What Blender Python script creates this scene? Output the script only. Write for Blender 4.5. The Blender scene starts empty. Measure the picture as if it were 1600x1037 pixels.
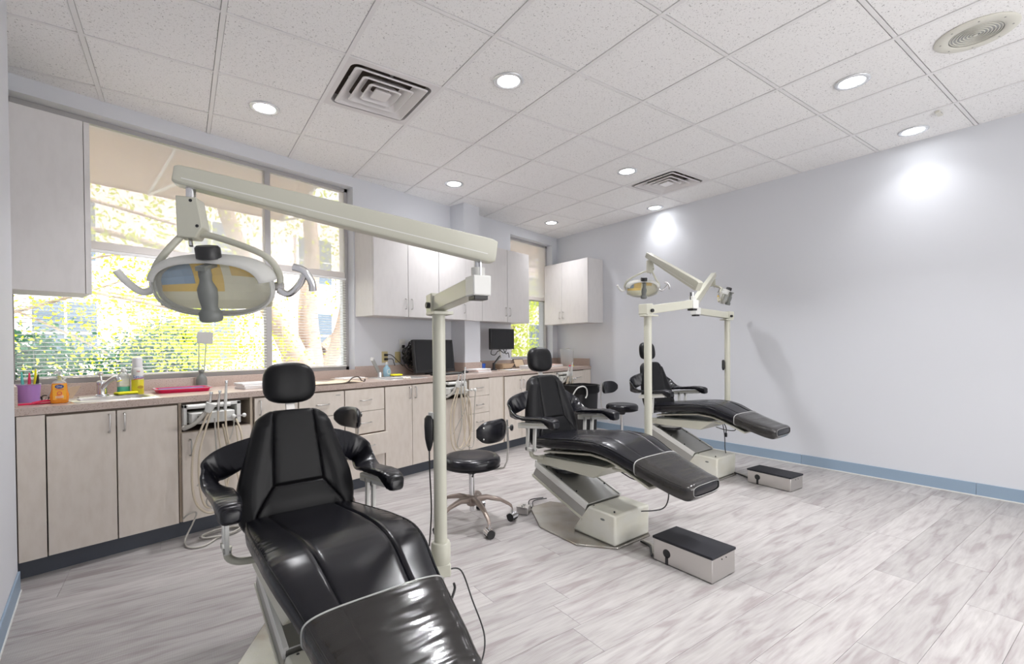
import bpy, bmesh, math, random
from mathutils import Vector, Matrix
random.seed(7)
SC = bpy.context.scene
COL = SC.collection
PI = math.pi

# ------------------------------------------------------------------ camera
cam_d = bpy.data.cameras.new('camera'); cam = bpy.data.objects.new('camera', cam_d); COL.objects.link(cam)
cam_d.sensor_width = 36.0; cam_d.lens = 36.0 * 727.62 / 1600.0
cam_d.shift_x = (800 - 787.513) / 1600.0; cam_d.shift_y = (548.586 - 518.5) / 1600.0
cam_d.clip_start = 0.05; cam_d.clip_end = 200
F = Vector((0.76169548, 0.64783878, -0.01117594)); RR = Vector((0.64779061, -0.76177659, -0.00798491)); UU = RR.cross(F)
M = Matrix((RR, UU, -F)).transposed().to_4x4(); M.translation = Vector((0, 0, 1.19)); cam.matrix_world = M
SC.camera = cam

# ------------------------------------------------------------------ world, sun, exposure
SC.view_settings.view_transform = 'Standard'; SC.view_settings.look = 'None'
SC.view_settings.exposure = 1.24; SC.view_settings.gamma = 1.0; SC.view_settings.use_curve_mapping = False
SC.cycles.use_denoising = True
SC.cycles.max_bounces = 10; SC.cycles.diffuse_bounces = 6; SC.cycles.glossy_bounces = 4
SC.cycles.transparent_max_bounces = 16; SC.cycles.sample_clamp_indirect = 6.0
SC.cycles.caustics_reflective = False; SC.cycles.caustics_refractive = False
W = bpy.data.worlds.new('sky'); SC.world = W; W.use_nodes = True
nt = W.node_tree; bgn = nt.nodes['Background']; bgn.inputs[0].default_value = (.93, .96, 1, 1); bgn.inputs[1].default_value = 1.9   # bright thin overcast
sd = bpy.data.lights.new('sun', 'SUN'); sd.energy = 3.6; sd.angle = 0.02; sd.color = (1, .96, .88)
sun = bpy.data.objects.new('sun', sd); COL.objects.link(sun)
sun.rotation_euler = Vector((-0.55, 0.62, -0.95)).to_track_quat('-Z', 'Y').to_euler()

T = 0.6096; GA = math.radians(-14.883); GX = Vector((math.cos(GA), math.sin(GA))); GY = Vector((-math.sin(GA), math.cos(GA)))
HC = 2.863
def grid(i, j):
    a = -0.41466 + T * i; b = 4.53879 - T * j
    return GX * a + GY * b
DOWN = [(3.5, 3.5), (1.5, 1.5), (4.5, .5), (6.5, 2.5), (8.5, 1.5), (7.5, -.5), (6.5, 5.5), (8.5, 5.5), (3.5, 6.5), (5.5, 8.5), (8.5, 8.5), (2.5, 9.5)]  # those missing from DLAB are unseen, added for even brightness
DL_W = 6.5
for k, (i, j) in enumerate(DOWN):
    p = grid(i, j)
    l = bpy.data.lights.new('downlight_beam', 'AREA'); l.shape = 'DISK'; l.size = 0.13; l.energy = DL_W * {8.5: .14, 7.5: .45, 4.5: .75}.get(i, 1); l.color = (0.97, 0.97, 1.0); l.spread = math.radians(110)
    o = bpy.data.objects.new('downlight_beam', l); COL.objects.link(o); o.location = (p.x, p.y, HC - 0.006)
l = bpy.data.lights.new('fill_light', 'AREA'); l.shape = 'RECTANGLE'; l.size = 3.4; l.size_y = 1.9; l.energy = 34; l.color = (1, .985, .97)  # unseen soft fill added behind the camera to lift the ambient light
o = bpy.data.objects.new('fill_light', l); COL.objects.link(o); o.location = (2.2, -2.5, 1.5); o.rotation_euler = (math.radians(90), 0, 0)

# ------------------------------------------------------------------ materials
def mat(name, col, rough=.5, metal=0.0, spec=.5, coat=0.0, noise=None, bump=None, emit=None, sheen=None):
    m = bpy.data.materials.new(name); m.use_nodes = True; n = m.node_tree.nodes; L = m.node_tree.links
    b = n['Principled BSDF']; b.inputs['Base Color'].default_value = (*col, 1); b.inputs['Roughness'].default_value = rough
    b.inputs['Metallic'].default_value = metal; b.inputs['Specular IOR Level'].default_value = spec; b.inputs['Coat Weight'].default_value = coat
    tc = n.new('ShaderNodeTexCoord')
    if noise:   # (scale xyz, colour2, amount lo, hi, detail)
        sc, c2, lo, hi = noise[:4]
        mp = n.new('ShaderNodeMapping'); mp.inputs['Scale'].default_value = sc; L.new(tc.outputs['Object'], mp.inputs[0])
        t = n.new('ShaderNodeTexNoise'); t.inputs['Scale'].default_value = 1; t.inputs['Detail'].default_value = 5; L.new(mp.outputs[0], t.inputs['Vector'])
        r = n.new('ShaderNodeValToRGB'); r.color_ramp.elements[0].position = lo; r.color_ramp.elements[1].position = hi
        r.color_ramp.elements[0].color = (*col, 1); r.color_ramp.elements[1].color = (*c2, 1)
        L.new(t.outputs['Fac'], r.inputs[0]); L.new(r.outputs[0], b.inputs['Base Color'])
    if bump:    # (scale xyz, strength, distance)
        mp = n.new('ShaderNodeMapping'); mp.inputs['Scale'].default_value = bump[0]; L.new(tc.outputs['Object'], mp.inputs[0])
        t = n.new('ShaderNodeTexNoise'); t.inputs['Scale'].default_value = 1; t.inputs['Detail'].default_value = 4; L.new(mp.outputs[0], t.inputs['Vector'])
        bm_ = n.new('ShaderNodeBump'); bm_.inputs['Strength'].default_value = bump[1]; bm_.inputs['Distance'].default_value = bump[2]
        L.new(t.outputs['Fac'], bm_.inputs['Height']); L.new(bm_.outputs[0], b.inputs['Normal'])
    if emit: b.inputs['Emission Color'].default_value = (*emit[0], 1); b.inputs['Emission Strength'].default_value = emit[1]
    return m
m_wall = mat('wall_paint', (.65, .665, .70), .75, bump=((90, 90, 90), .05, .002))
m_wallw = m_wall
m_base = mat('vinyl_baseboard', (.27, .36, .46), .45)
m_toe = mat('toe_kick_vinyl', (.075, .085, .105), .5)
m_grid = mat('grid_paint', (.80, .79, .79), .5)
m_lam = mat('laminate_beige', (.72, .655, .585), .42, noise=((26, 26, 9), (.665, .595, .52), .40, .72))
m_lamd = mat('laminate_edge', (.50, .42, .33), .5)
m_lamu = mat('laminate_light_grey', (.645, .625, .615), .42, noise=((30, 30, 10), (.62, .60, .59), .42, .7))
m_gap = mat('cabinet_inside', (.10, .075, .06), .7)
m_ctr = mat('speckled_laminate', (.50, .40, .35), .28, noise=((160, 160, 160), (.36, .27, .22), .52, .66))
m_chrome = mat('chrome', (.75, .75, .76), .16, 1.0)
m_steel = mat('brushed_steel', (.62, .60, .58), .33, 1.0, bump=((4, 300, 300), .12, .001))
m_nick = mat('satin_nickel', (.66, .64, .62), .3, 1.0)
m_cream = mat('cream_enamel', (.53, .525, .44), .34, coat=.2)
m_white = mat('white_enamel', (.70, .70, .67), .35)
m_box = mat('ivory_plastic', (.66, .655, .59), .38, noise=((5, 5, 9), (.60, .585, .48), .4, .7))
m_alu = mat('grey_metal', (.42, .42, .40), .35, .8)
m_lea = mat('black_leather', (.005, .005, .008), .27, spec=.45, bump=((120, 120, 120), .04, .0003))
m_leb = mat('black_leather_back', (.005, .005, .006), .42, spec=.26, bump=((220, 220, 220), .10, .0004))
m_blk = mat('black_plastic', (.014, .014, .015), .4)
m_rub = mat('black_rubber', (.012, .012, .017), .75, bump=((300, 300, 300), .3, .001))
m_dgrey = mat('dark_grey_plastic', (.16, .17, .16), .45)
m_hose = mat('beige_hose', (.60, .52, .40), .45)
m_hoseg = mat('grey_hose', (.42, .40, .36), .45)
m_bronze = mat('tan_cast_metal', (.33, .27, .235), .4, .55)
m_plate = mat('base_plate_metal', (.40, .385, .355), .22, .75, noise=((8, 8, 8), (.30, .26, .21), .45, .7))
m_ctile = None

def tile_material():
    m = bpy.data.materials.new('fissured_ceiling_tile'); m.use_nodes = True; n = m.node_tree.nodes; L = m.node_tree.links
    b = n['Principled BSDF']; b.inputs['Roughness'].default_value = .9; b.inputs['Specular IOR Level'].default_value = .1
    tc = n.new('ShaderNodeTexCoord'); oi = n.new('ShaderNodeObjectInfo')
    ad = n.new('ShaderNodeVectorMath'); ad.operation = 'ADD'; sc = n.new('ShaderNodeVectorMath'); sc.operation = 'SCALE'
    cb = n.new('ShaderNodeCombineXYZ'); L.new(oi.outputs['Random'], cb.inputs[0]); L.new(oi.outputs['Random'], cb.inputs[1]); L.new(cb.outputs[0], sc.inputs[0]); sc.inputs['Scale'].default_value = 37
    L.new(tc.outputs['Object'], ad.inputs[0]); L.new(sc.outputs[0], ad.inputs[1])
    t = n.new('ShaderNodeTexNoise'); t.inputs['Scale'].default_value = 120; t.inputs['Detail'].default_value = 3; t.inputs['Distortion'].default_value = 1.2; L.new(ad.outputs[0], t.inputs['Vector'])
    r = n.new('ShaderNodeValToRGB'); r.color_ramp.elements[0].position = .315; r.color_ramp.elements[1].position = .385
    r.color_ramp.elements[0].color = (.36, .35, .345, 1); r.color_ramp.elements[1].color = (.88, .875, .87, 1)
    L.new(t.outputs['Fac'], r.inputs[0]); L.new(r.outputs[0], b.inputs['Base Color'])
    bp = n.new('ShaderNodeBump'); bp.inputs['Strength'].default_value = .4; bp.inputs['Distance'].default_value = .003; L.new(t.outputs['Fac'], bp.inputs['Height']); L.new(bp.outputs[0], b.inputs['Normal'])
    return m
m_ctile = tile_material()

def plank_material():
    m = bpy.data.materials.new('whitewashed_vinyl_plank'); m.use_nodes = True; n = m.node_tree.nodes; L = m.node_tree.links
    b = n['Principled BSDF']; b.inputs['Specular IOR Level'].default_value = .45
    tc = n.new('ShaderNodeTexCoord'); oi = n.new('ShaderNodeObjectInfo')
    cb = n.new('ShaderNodeCombineXYZ'); L.new(oi.outputs['Random'], cb.inputs[0]); L.new(oi.outputs['Random'], cb.inputs[1])
    sc = n.new('ShaderNodeVectorMath'); sc.operation = 'SCALE'; sc.inputs['Scale'].default_value = 61; L.new(cb.outputs[0], sc.inputs[0])
    ad = n.new('ShaderNodeVectorMath'); ad.operation = 'ADD'; L.new(tc.outputs['Object'], ad.inputs[0]); L.new(sc.outputs[0], ad.inputs[1])
    def ns(scale, det, dist=0.0):
        mp = n.new('ShaderNodeMapping'); mp.inputs['Scale'].default_value = scale; L.new(ad.outputs[0], mp.inputs[0])
        t = n.new('ShaderNodeTexNoise'); t.inputs['Scale'].default_value = 1; t.inputs['Detail'].default_value = det; t.inputs['Distortion'].default_value = dist; L.new(mp.outputs[0], t.inputs['Vector']); return t
    a = ns((3.0, 22, 1), 7, .9); f = ns((7, 90, 1), 4); w = ns((1.3, 4, 1), 2)
    r = n.new('ShaderNodeValToRGB'); e = r.color_ramp.elements; e[0].position = .34; e[0].color = (.335, .300, .296, 1); e[1].position = .62; e[1].color = (.475, .455, .44, 1)
    x = e.new(.46); x.color = (.42, .396, .388, 1)
    L.new(a.outputs['Fac'], r.inputs[0])
    r2 = n.new('ShaderNodeValToRGB'); r2.color_ramp.elements[0].position = .35; r2.color_ramp.elements[1].position = .60
    r2.color_ramp.elements[0].color = (.80, .78, .77, 1); r2.color_ramp.elements[1].color = (1, 1, 1, 1); L.new(f.outputs['Fac'], r2.inputs[0])
    mx = n.new('ShaderNodeMix'); mx.data_type = 'RGBA'; mx.blend_type = 'MULTIPLY'; mx.inputs[0].default_value = .55; L.new(r.outputs[0], mx.inputs[6]); L.new(r2.outputs[0], mx.inputs[7])
    mr = n.new('ShaderNodeMapRange'); mr.inputs[3].default_value = .80; mr.inputs[4].default_value = .97; L.new(oi.outputs['Random'], mr.inputs[0])
    mul = n.new('ShaderNodeVectorMath'); mul.operation = 'SCALE'; L.new(mx.outputs[2], mul.inputs[0]); L.new(mr.outputs[0], mul.inputs['Scale'])
    L.new(mul.outputs[0], b.inputs['Base Color'])
    rr = n.new('ShaderNodeMapRange'); rr.inputs[3].default_value = .32; rr.inputs[4].default_value = .50; L.new(w.outputs['Fac'], rr.inputs[0]); L.new(rr.outputs[0], b.inputs['Roughness'])
    wv = n.new('ShaderNodeTexWave'); wv.bands_direction = 'X'; wv.inputs['Scale'].default_value = 40; wv.inputs['Distortion'].default_value = 3; L.new(ad.outputs[0], wv.inputs['Vector'])
    bp = n.new('ShaderNodeBump'); bp.inputs['Strength'].default_value = .12; bp.inputs['Distance'].default_value = .001; L.new(wv.outputs['Fac'], bp.inputs['Height']); L.new(bp.outputs[0], b.inputs['Normal'])
    return m
m_plank = plank_material()

def clear_mat(name, tint, gloss_rough, gloss, white=0.0, wcol=(1, 1, 1), wrinkles=None):
    m = bpy.data.materials.new(name); m.use_nodes = True; n = m.node_tree.nodes; L = m.node_tree.links
    for x in list(n): n.remove(x)
    out = n.new('ShaderNodeOutputMaterial'); tr = n.new('ShaderNodeBsdfTransparent'); tr.inputs[0].default_value = (*tint, 1)
    gl = n.new('ShaderNodeBsdfGlossy'); gl.inputs['Roughness'].default_value = gloss_rough; fr = n.new('ShaderNodeFresnel'); fr.inputs['IOR'].default_value = 1.5
    ml = n.new('ShaderNodeMath'); ml.operation = 'MULTIPLY'; ml.inputs[1].default_value = gloss; L.new(fr.outputs[0], ml.inputs[0])
    mx = n.new('ShaderNodeMixShader'); L.new(ml.outputs[0], mx.inputs[0]); L.new(tr.outputs[0], mx.inputs[1]); L.new(gl.outputs[0], mx.inputs[2])
    last = mx
    if white:
        tl = n.new('ShaderNodeBsdfTranslucent'); tl.inputs[0].default_value = (*wcol, 1); df = n.new('ShaderNodeBsdfDiffuse'); df.inputs[0].default_value = (*wcol, 1)
        a2 = n.new('ShaderNodeMixShader'); a2.inputs[0].default_value = .5; L.new(tl.outputs[0], a2.inputs[1]); L.new(df.outputs[0], a2.inputs[2])
        m2 = n.new('ShaderNodeMixShader'); m2.inputs[0].default_value = white; L.new(last.outputs[0], m2.inputs[1]); L.new(a2.outputs[0], m2.inputs[2]); last = m2
    if wrinkles:
        tc = n.new('ShaderNodeTexCoord'); mp = n.new('ShaderNodeMapping'); mp.inputs['Scale'].default_value = wrinkles[0]; L.new(tc.outputs['Object'], mp.inputs[0])
        t = n.new('ShaderNodeTexNoise'); t.inputs['Scale'].default_value = 1; t.inputs['Detail'].default_value = 2; L.new(mp.outputs[0], t.inputs['Vector'])
        bp = n.new('ShaderNodeBump'); bp.inputs['Strength'].default_value = wrinkles[1]; bp.inputs['Distance'].default_value = .012; L.new(t.outputs['Fac'], bp.inputs['Height'])
        L.new(bp.outputs[0], gl.inputs['Normal']); L.new(bp.outputs[0], fr.inputs['Normal'])
    L.new(last.outputs[0], out.inputs[0]); return m
m_glass = clear_mat('window_glass', (.97, .98, .98), .02, .7)
m_screen = clear_mat('shade_screen', (.80, .78, .78), .5, 0, white=.38)
m_vinyl = clear_mat('clear_vinyl', (.72, .70, .68), .14, 1.6, white=.032, wcol=(.85, .78, .72), wrinkles=((3, 14, 6), .8))
m_shield = clear_mat('clear_shield', (.95, .97, .94), .06, .6, white=.22)
m_clearp = clear_mat('clear_plastic', (.90, .93, .95), .1, 1.0, white=.35)

def leaf_mat(name, c, tr):
    m = bpy.data.materials.new(name); m.use_nodes = True; n = m.node_tree.nodes; L = m.node_tree.links
    for x in list(n): n.remove(x)
    out = n.new('ShaderNodeOutputMaterial'); d = n.new('ShaderNodeBsdfDiffuse'); d.inputs[0].default_value = (*c, 1); t = n.new('ShaderNodeBsdfTranslucent'); t.inputs[0].default_value = (*tr, 1)
    mx = n.new('ShaderNodeMixShader'); mx.inputs[0].default_value = .5; L.new(d.outputs[0], mx.inputs[1]); L.new(t.outputs[0], mx.inputs[2]); L.new(mx.outputs[0], out.inputs[0]); return m
m_leafy = leaf_mat('spring_leaf', (.52, .60, .05), (.58, .66, .06))
m_trans = leaf_mat('translucent_white_plastic', (.88, .88, .86), (.85, .85, .82))
m_leafg = leaf_mat('hedge_leaf', (.06, .15, .09), (.05, .13, .08))

# ------------------------------------------------------------------ mesh builder
class MB:
    def __init__(s): s.v = []; s.f = []
    def add(s, vs, fs, Mx=None):
        b = len(s.v)
        s.v += [tuple(Mx @ Vector(p)) for p in vs] if Mx is not None else [tuple(p) for p in vs]
        s.f += [tuple(i + b for i in f) for f in fs]; return s
    def box(s, x0, x1, y0, y1, z0, z1, Mx=None):
        return s.add([(x0, y0, z0), (x1, y0, z0), (x1, y1, z0), (x0, y1, z0), (x0, y0, z1), (x1, y0, z1), (x1, y1, z1), (x0, y1, z1)],
                     [(0, 3, 2, 1), (4, 5, 6, 7), (0, 1, 5, 4), (1, 2, 6, 5), (2, 3, 7, 6), (3, 0, 4, 7)], Mx)
    def prism(s, poly, a, b, ax='x', Mx=None):   # poly in the other two axes, in order
        def P(p, h): return {'x': (h, p[0], p[1]), 'y': (p[0], h, p[1]), 'z': (p[0], p[1], h)}[ax]
        n = len(poly); vs = [P(p, a) for p in poly] + [P(p, b) for p in poly]
        fs = [tuple(range(n)), tuple(range(2 * n - 1, n - 1, -1))] + [(i, i + n, (i + 1) % n + n, (i + 1) % n) for i in range(n)]
        return s.add(vs, fs, Mx)
    def ring(s, secs, closed=True, cap=True, Mx=None, loop=False):
        n = len(secs[0]); vs = [p for q in secs for p in q]; fs = []; m = len(secs)
        for k in range(m if loop else m - 1):
            for i in range(n if closed else n - 1):
                a = k * n + i; b = k * n + (i + 1) % n; c = ((k + 1) % m) * n
                fs.append((a, b, c + (i + 1) % n, c + i))
        if cap and closed and not loop: fs += [tuple(range(n - 1, -1, -1)), tuple((m - 1) * n + i for i in range(n))]
        return s.add(vs, fs, Mx)
    def tube(s, pts, r, n=10, Mx=None, cap=True, loop=False):
        P = [Vector(p) for p in pts]; m = len(P); R = r if isinstance(r, (list, tuple)) else [r] * m; secs = []; up = None
        for k in range(m):
            if loop: t = (P[(k + 1) % m] - P[k - 1]).normalized()
            else: t = (P[min(k + 1, m - 1)] - P[max(k - 1, 0)]).normalized()
            if up is None: up = Vector((0, 0, 1)) if abs(t.z) < .9 else Vector((1, 0, 0))
            u = (up - t * up.dot(t)).normalized(); up = u; w = t.cross(u)
            secs.append([P[k] + (u * math.cos(2 * PI * i / n) + w * math.sin(2 * PI * i / n)) * R[k] for i in range(n)])
        return s.ring(secs, cap=cap, Mx=Mx, loop=loop)
    def cyl(s, p0, p1, r0, r1=None, n=20, Mx=None): return s.tube([p0, p1], [r0, r0 if r1 is None else r1], n, Mx)
    def lathe(s, prof, n=24, Mx=None, cap=True):
        return s.ring([[(r * math.cos(2 * PI * i / n), r * math.sin(2 * PI * i / n), z) for i in range(n)] for r, z in prof], cap=cap, Mx=Mx)
    def sph(s, c, r, n=16, m=10, Mx=None):
        r = (r, r, r) if isinstance(r, (int, float)) else r
        secs = []
        for k in range(m + 1):
            a = -PI / 2 + PI * (k + (.02 if k == 0 else -.02 if k == m else 0)) / m
            secs.append([(c[0] + r[0] * math.cos(a) * math.cos(2 * PI * i / n), c[1] + r[1] * math.cos(a) * math.sin(2 * PI * i / n), c[2] + r[2] * math.sin(a)) for i in range(n)])
        return s.ring(secs, Mx=Mx)
    def build(s, name, m, parent=None, smooth=None, bevel=0, loc=None, rotz=0, **k):
        me = bpy.data.meshes.new(name); me.from_pydata(s.v, [], s.f); me.materials.append(m)
        bm = bmesh.new(); bm.from_mesh(me); bmesh.ops.recalc_face_normals(bm, faces=bm.faces); bm.to_mesh(me); bm.free()
        if smooth is not None:
            me.polygons.foreach_set('use_smooth', [True] * len(me.polygons)); me.set_sharp_from_angle(angle=math.radians(smooth))
        o = bpy.data.objects.new(name, me); COL.objects.link(o)
        if parent is not None: o.parent = parent
        if loc: o.location = loc
        if rotz: o.rotation_euler.z = rotz
        if bevel:
            md = o.modifiers.new('bevel', 'BEVEL'); md.width = bevel; md.segments = 2; md.limit_method = 'ANGLE'; md.angle_limit = math.radians(40)
            if smooth is None:
                me.polygons.foreach_set('use_smooth', [True] * len(me.polygons)); me.set_sharp_from_angle(angle=math.radians(30))
        for a, b in k.items(): o[a] = b
        return o
def empty(name, loc, rotz=0, label=None, category=None, group=None, kind=None):
    o = bpy.data.objects.new(name, None); COL.objects.link(o); o.location = loc; o.rotation_euler.z = rotz; o.empty_display_size = .1
    if label: o['label'] = label
    if category: o['category'] = category
    if group: o['group'] = group
    if kind: o['kind'] = kind
    return o
def spline(pts, n=8, closed=False):
    P = [Vector(p) for p in pts]; out = []; m = len(P)
    rng = range(m) if closed else range(m - 1)
    for i in rng:
        p0 = P[(i - 1) % m] if closed or i > 0 else P[0]; p1 = P[i]; p2 = P[(i + 1) % m]; p3 = P[(i + 2) % m] if closed or i + 2 < m else P[-1]
        for k in range(n):
            t = k / n; out.append(.5 * ((2 * p1) + (-p0 + p2) * t + (2 * p0 - 5 * p1 + 4 * p2 - p3) * t * t + (-p0 + 3 * p1 - 3 * p2 + p3) * t ** 3))
    if not closed: out.append(P[-1])
    return out
def interp(x, tab):
    if x <= tab[0][0]: return tab[0][1]
    for (a, b), (c, d) in zip(tab, tab[1:]):
        if x <= c:
            t = (x - a) / (c - a); return b + (d - b) * t
    return tab[-1][1]
def sm(x, tab):     # smooth interpolation
    h = (tab[-1][0] - tab[0][0]) * .03
    return (interp(x - h, tab) + 2 * interp(x, tab) + interp(x + h, tab)) / 4
def Rz(a): return Matrix.Rotation(a, 4, 'Z')
def Tr(x, y, z): return Matrix.Translation((x, y, z))
def text_mesh(txt, size, name, m, parent, Mx, ext=.0004):
    c = bpy.data.curves.new(name, 'FONT'); c.body = txt; c.size = size; c.extrude = ext; c.align_x = 'CENTER'; c.align_y = 'CENTER'
    t = bpy.data.objects.new('tmp', c); COL.objects.link(t); dg = bpy.context.evaluated_depsgraph_get()
    me = bpy.data.meshes.new_from_object(t.evaluated_get(dg)); bpy.data.objects.remove(t); me.materials.clear(); me.materials.append(m)
    o = bpy.data.objects.new(name, me); COL.objects.link(o); o.parent = parent; o.matrix_local = Mx; return o
def clip(poly, keep):       # convex clip of a 2D polygon by half planes (nx, ny, c): nx*x+ny*y<=c
    for nx, ny, c in keep:
        out = []
        for a, b in zip(poly, poly[1:] + poly[:1]):
            da = nx * a[0] + ny * a[1] - c; db = nx * b[0] + ny * b[1] - c
            if da <= 0: out.append(a)
            if (da < 0 < db) or (db < 0 < da):
                t = da / (da - db); out.append((a[0] + (b[0] - a[0]) * t, a[1] + (b[1] - a[1]) * t))
        poly = out
        if len(poly) < 3: return []
    return poly
def area(p): return abs(sum(a[0] * b[1] - b[0] * a[1] for a, b in zip(p, p[1:] + p[:1]))) / 2
#SECTION2
# ------------------------------------------------------------------ room shell
YW = 4.10; YB = -2.6
def xl(y): return .180 + (.15 if y < 3.3 else .015) * (y - 3.3)
def xr(y): return 5.21 + .222 * y
ROOM = [(-1, .15, .405), (1, -.222, 5.21), (0, 1, YW), (0, -1, -YB)]
def struct(o): o['kind'] = 'structure'; return o
# floor
fo = struct(MB().prism([(xl(YB) - .1, YB - .1), (xr(YB) + .1, YB - .1), (xr(YW) + .1, YW + .1), (xl(YW) - .1, YW + .1)], -.08, -.005, 'z').build('floor', mat('subfloor', (.25, .22, .21), .8)))
PW, PL = .18, 1.22
def g2w(a, b): p = GX * a + GY * b; return (p.x, p.y)
rw = random.Random(3)
for r in range(-30, 40):
    y0 = r * PW; off = rw.uniform(0, PL)
    for c in range(-6, 8):
        x0 = c * PL + off
        q = [(x0 + .0007, y0 + .0006), (x0 + PL - .0007, y0 + .0006), (x0 + PL - .0007, y0 + PW - .0006), (x0 + .0007, y0 + PW - .0006)]
        pw = clip([g2w(*p) for p in q], ROOM)
        if len(pw) < 3 or area(pw) < .003: continue
        cx, cy = g2w(x0 + PL / 2, y0 + PW / 2); ca, sa = math.cos(-GA), math.sin(-GA)
        loc = [((x - cx) * ca - (y - cy) * sa, (x - cx) * sa + (y - cy) * ca) for x, y in pw]
        MB().prism(loc, -.0048, 0, 'z').build('plank', m_plank, fo, loc=(cx, cy, 0), rotz=GA)
# walls
wn = MB()
def wb(x0, x1, z0, z1): wn.box(x0, x1, YW, YW + .26, z0, z1)
WB, WT = .965, 2.762
wb(-.2, .20, 0, 3.0); wb(.20, 2.545, 0, WB); wb(.20, 2.545, WT, 3.0); wb(2.545, 4.975, 0, 3.0); wb(4.975, 5.985, 0, 1.0); wb(4.975, 5.985, 2.735, 3.0); wb(5.985, 6.5, 0, 3.0)
struct(wn.build('wall_north', m_wall))
struct(MB().prism([(xr(YB), YB), (xr(YB) + .15, YB), (xr(4.36) + .15, 4.36), (xr(4.36), 4.36)], 0, 3.0, 'z').build('wall_east', m_wall))
struct(MB().prism([(xl(YB) - .22, YB), (xl(YB), YB), (xl(3.3), 3.3), (xl(4.36), 4.36), (xl(4.36) - .2, 4.36)], 0, 3.0, 'z').build('wall_west', m_wall))
struct(MB().box(xl(YB) - .2, xr(YB) + .2, YB - .15, YB, 0, 3.0).build('wall_south', m_wall))
struct(MB().box(3.845, 4.105, 3.868, YW + .001, .6, HC + .002).build('wall_pilaster', m_wall))
# baseboards
be = empty('baseboard_east', (0, 0, 0), kind='structure')
wy = [YB, -1.64, -.45, .737, 1.93, 3.40]
for a, b in zip(wy, wy[1:]):
    MB().prism([(xr(a) - .009, a + .001), (xr(a), a + .001), (xr(b), b - .001), (xr(b) - .009, b - .001)], .006, .102, 'z').build('baseboard_piece', m_base, be, bevel=.002)
MB().prism([(xr(YB) - .014, YB), (xr(YB), YB), (xr(3.4), 3.4), (xr(3.4) - .014, 3.4)], .0003, .009, 'z').build('caulk_line', m_white, be)
bw = empty('baseboard_west', (0, 0, 0), kind='structure')
MB().prism([(xl(YB), YB), (xl(YB) + .009, YB), (xl(3.3) + .009, 3.3), (xl(3.3), 3.3)], .006, .102, 'z').build('baseboard_piece', m_base, bw, bevel=.002)
MB().prism([(xl(YB), YB), (xl(YB) + .014, YB), (xl(3.3) + .014, 3.3), (xl(3.3), 3.3)], .0003, .009, 'z').build('caulk_line', m_white, bw)
# ceiling
ce = struct(MB().prism([(xl(YB) - .1, YB - .1), (xr(YB) + .1, YB - .1), (xr(YW) + .1, YW + .1), (xl(YW) - .1, YW + .1)], 2.93, 3.0, 'z').build('ceiling', mat('plenum', (.06, .06, .06), .9)))  # slab coloured dark to paint shadow lines beside the grid bars
VENTS = [(2, 2), (7, 2)]
for i in range(-5, 12):
    for j in range(-4, 14):
        if (i, j) in VENTS: continue
        g = .0145
        a0, b0 = -.41466 + T * i, 4.53879 - T * j
        q = [g2w(a0 + g, b0 - T + g), g2w(a0 + T - g, b0 - T + g), g2w(a0 + T - g, b0 - g), g2w(a0 + g, b0 - g)]
        pw = clip(q, ROOM)
        if len(pw) < 3 or area(pw) < .002: continue
        cx, cy = g2w(a0 + T / 2, b0 - T / 2); ca, sa = math.cos(-GA), math.sin(-GA)
        loc = [((x - cx) * ca - (y - cy) * sa, (x - cx) * sa + (y - cy) * ca) for x, y in pw]
        MB().prism(loc, 0, .016, 'z').build('ceiling_tile', m_ctile, ce, loc=(cx, cy, HC), rotz=GA)
def bar(q, z0, z1):
    pw = clip([g2w(*p) for p in q], ROOM)
    if len(pw) >= 3: MB().prism(pw, z0, z1, 'z').build('grid_bar', m_grid, ce)
for i in range(-5, 13):
    a = -.41466 + T * i; bar([(a - .012, -6), (a + .012, -6), (a + .012, 8), (a - .012, 8)], HC - .0045, HC + .012)
for j in range(-5, 15):
    b = 4.53879 - T * j; bar([(-6, b - .0095), (9, b - .0095), (9, b + .0095), (-6, b + .0095)], HC - .0025, HC + .011)
# wall angle moulding round the ceiling
# ---- windows
m_wf = mat('window_frame_grey', (.40, .39, .39), .45)
def window(name, x0, x1, z0, z1, mull, midz, y=4.20):
    w = empty(name, (0, 0, 0), kind='structure')
    f = MB(); t = .036; d = .05
    f.box(x0, x1, y, y + d, z1 - t, z1); f.box(x0, x1, y, y + d, z0, z0 + t); f.box(x0, x0 + t, y, y + d, z0, z1); f.box(x1 - t, x1, y, y + d, z0, z1)
    f.build('frame', m_wf, w, bevel=.003)
    xs = [x0 + t] + [c for m in mull for c in (m - .024, m + .024)] + [x1 - t]
    for m in mull: MB().box(m - .024, m + .024, y - .01, y + d, z0 + t, z1 - t).build('mullion', m_wf, w, bevel=.003)
    for a, b in zip(xs[::2], xs[1::2]):
        MB().box(a, b, y + .02, y + .045, midz - .012, midz + .012).build('transom_bar', m_wf, w)
        MB().box(a, b, y + .03, y + .034, z0 + t, midz - .012).build('glass_pane', m_glass, w)
        MB().box(a, b, y + .03, y + .034, midz + .012, z1 - t).build('glass_pane', m_glass, w)
    return xs
xs1 = window('window_1', .20, 2.545, WB, WT, [1.77], 1.88)
xs2 = window('window_2', 4.975, 5.985, 1.0, 2.735, [], 1.88)
m_slat = mat('blind_slat_white', (.86, .86, .86), .45); m_hem = mat('shade_hem', (.70, .66, .63), .6)
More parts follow.
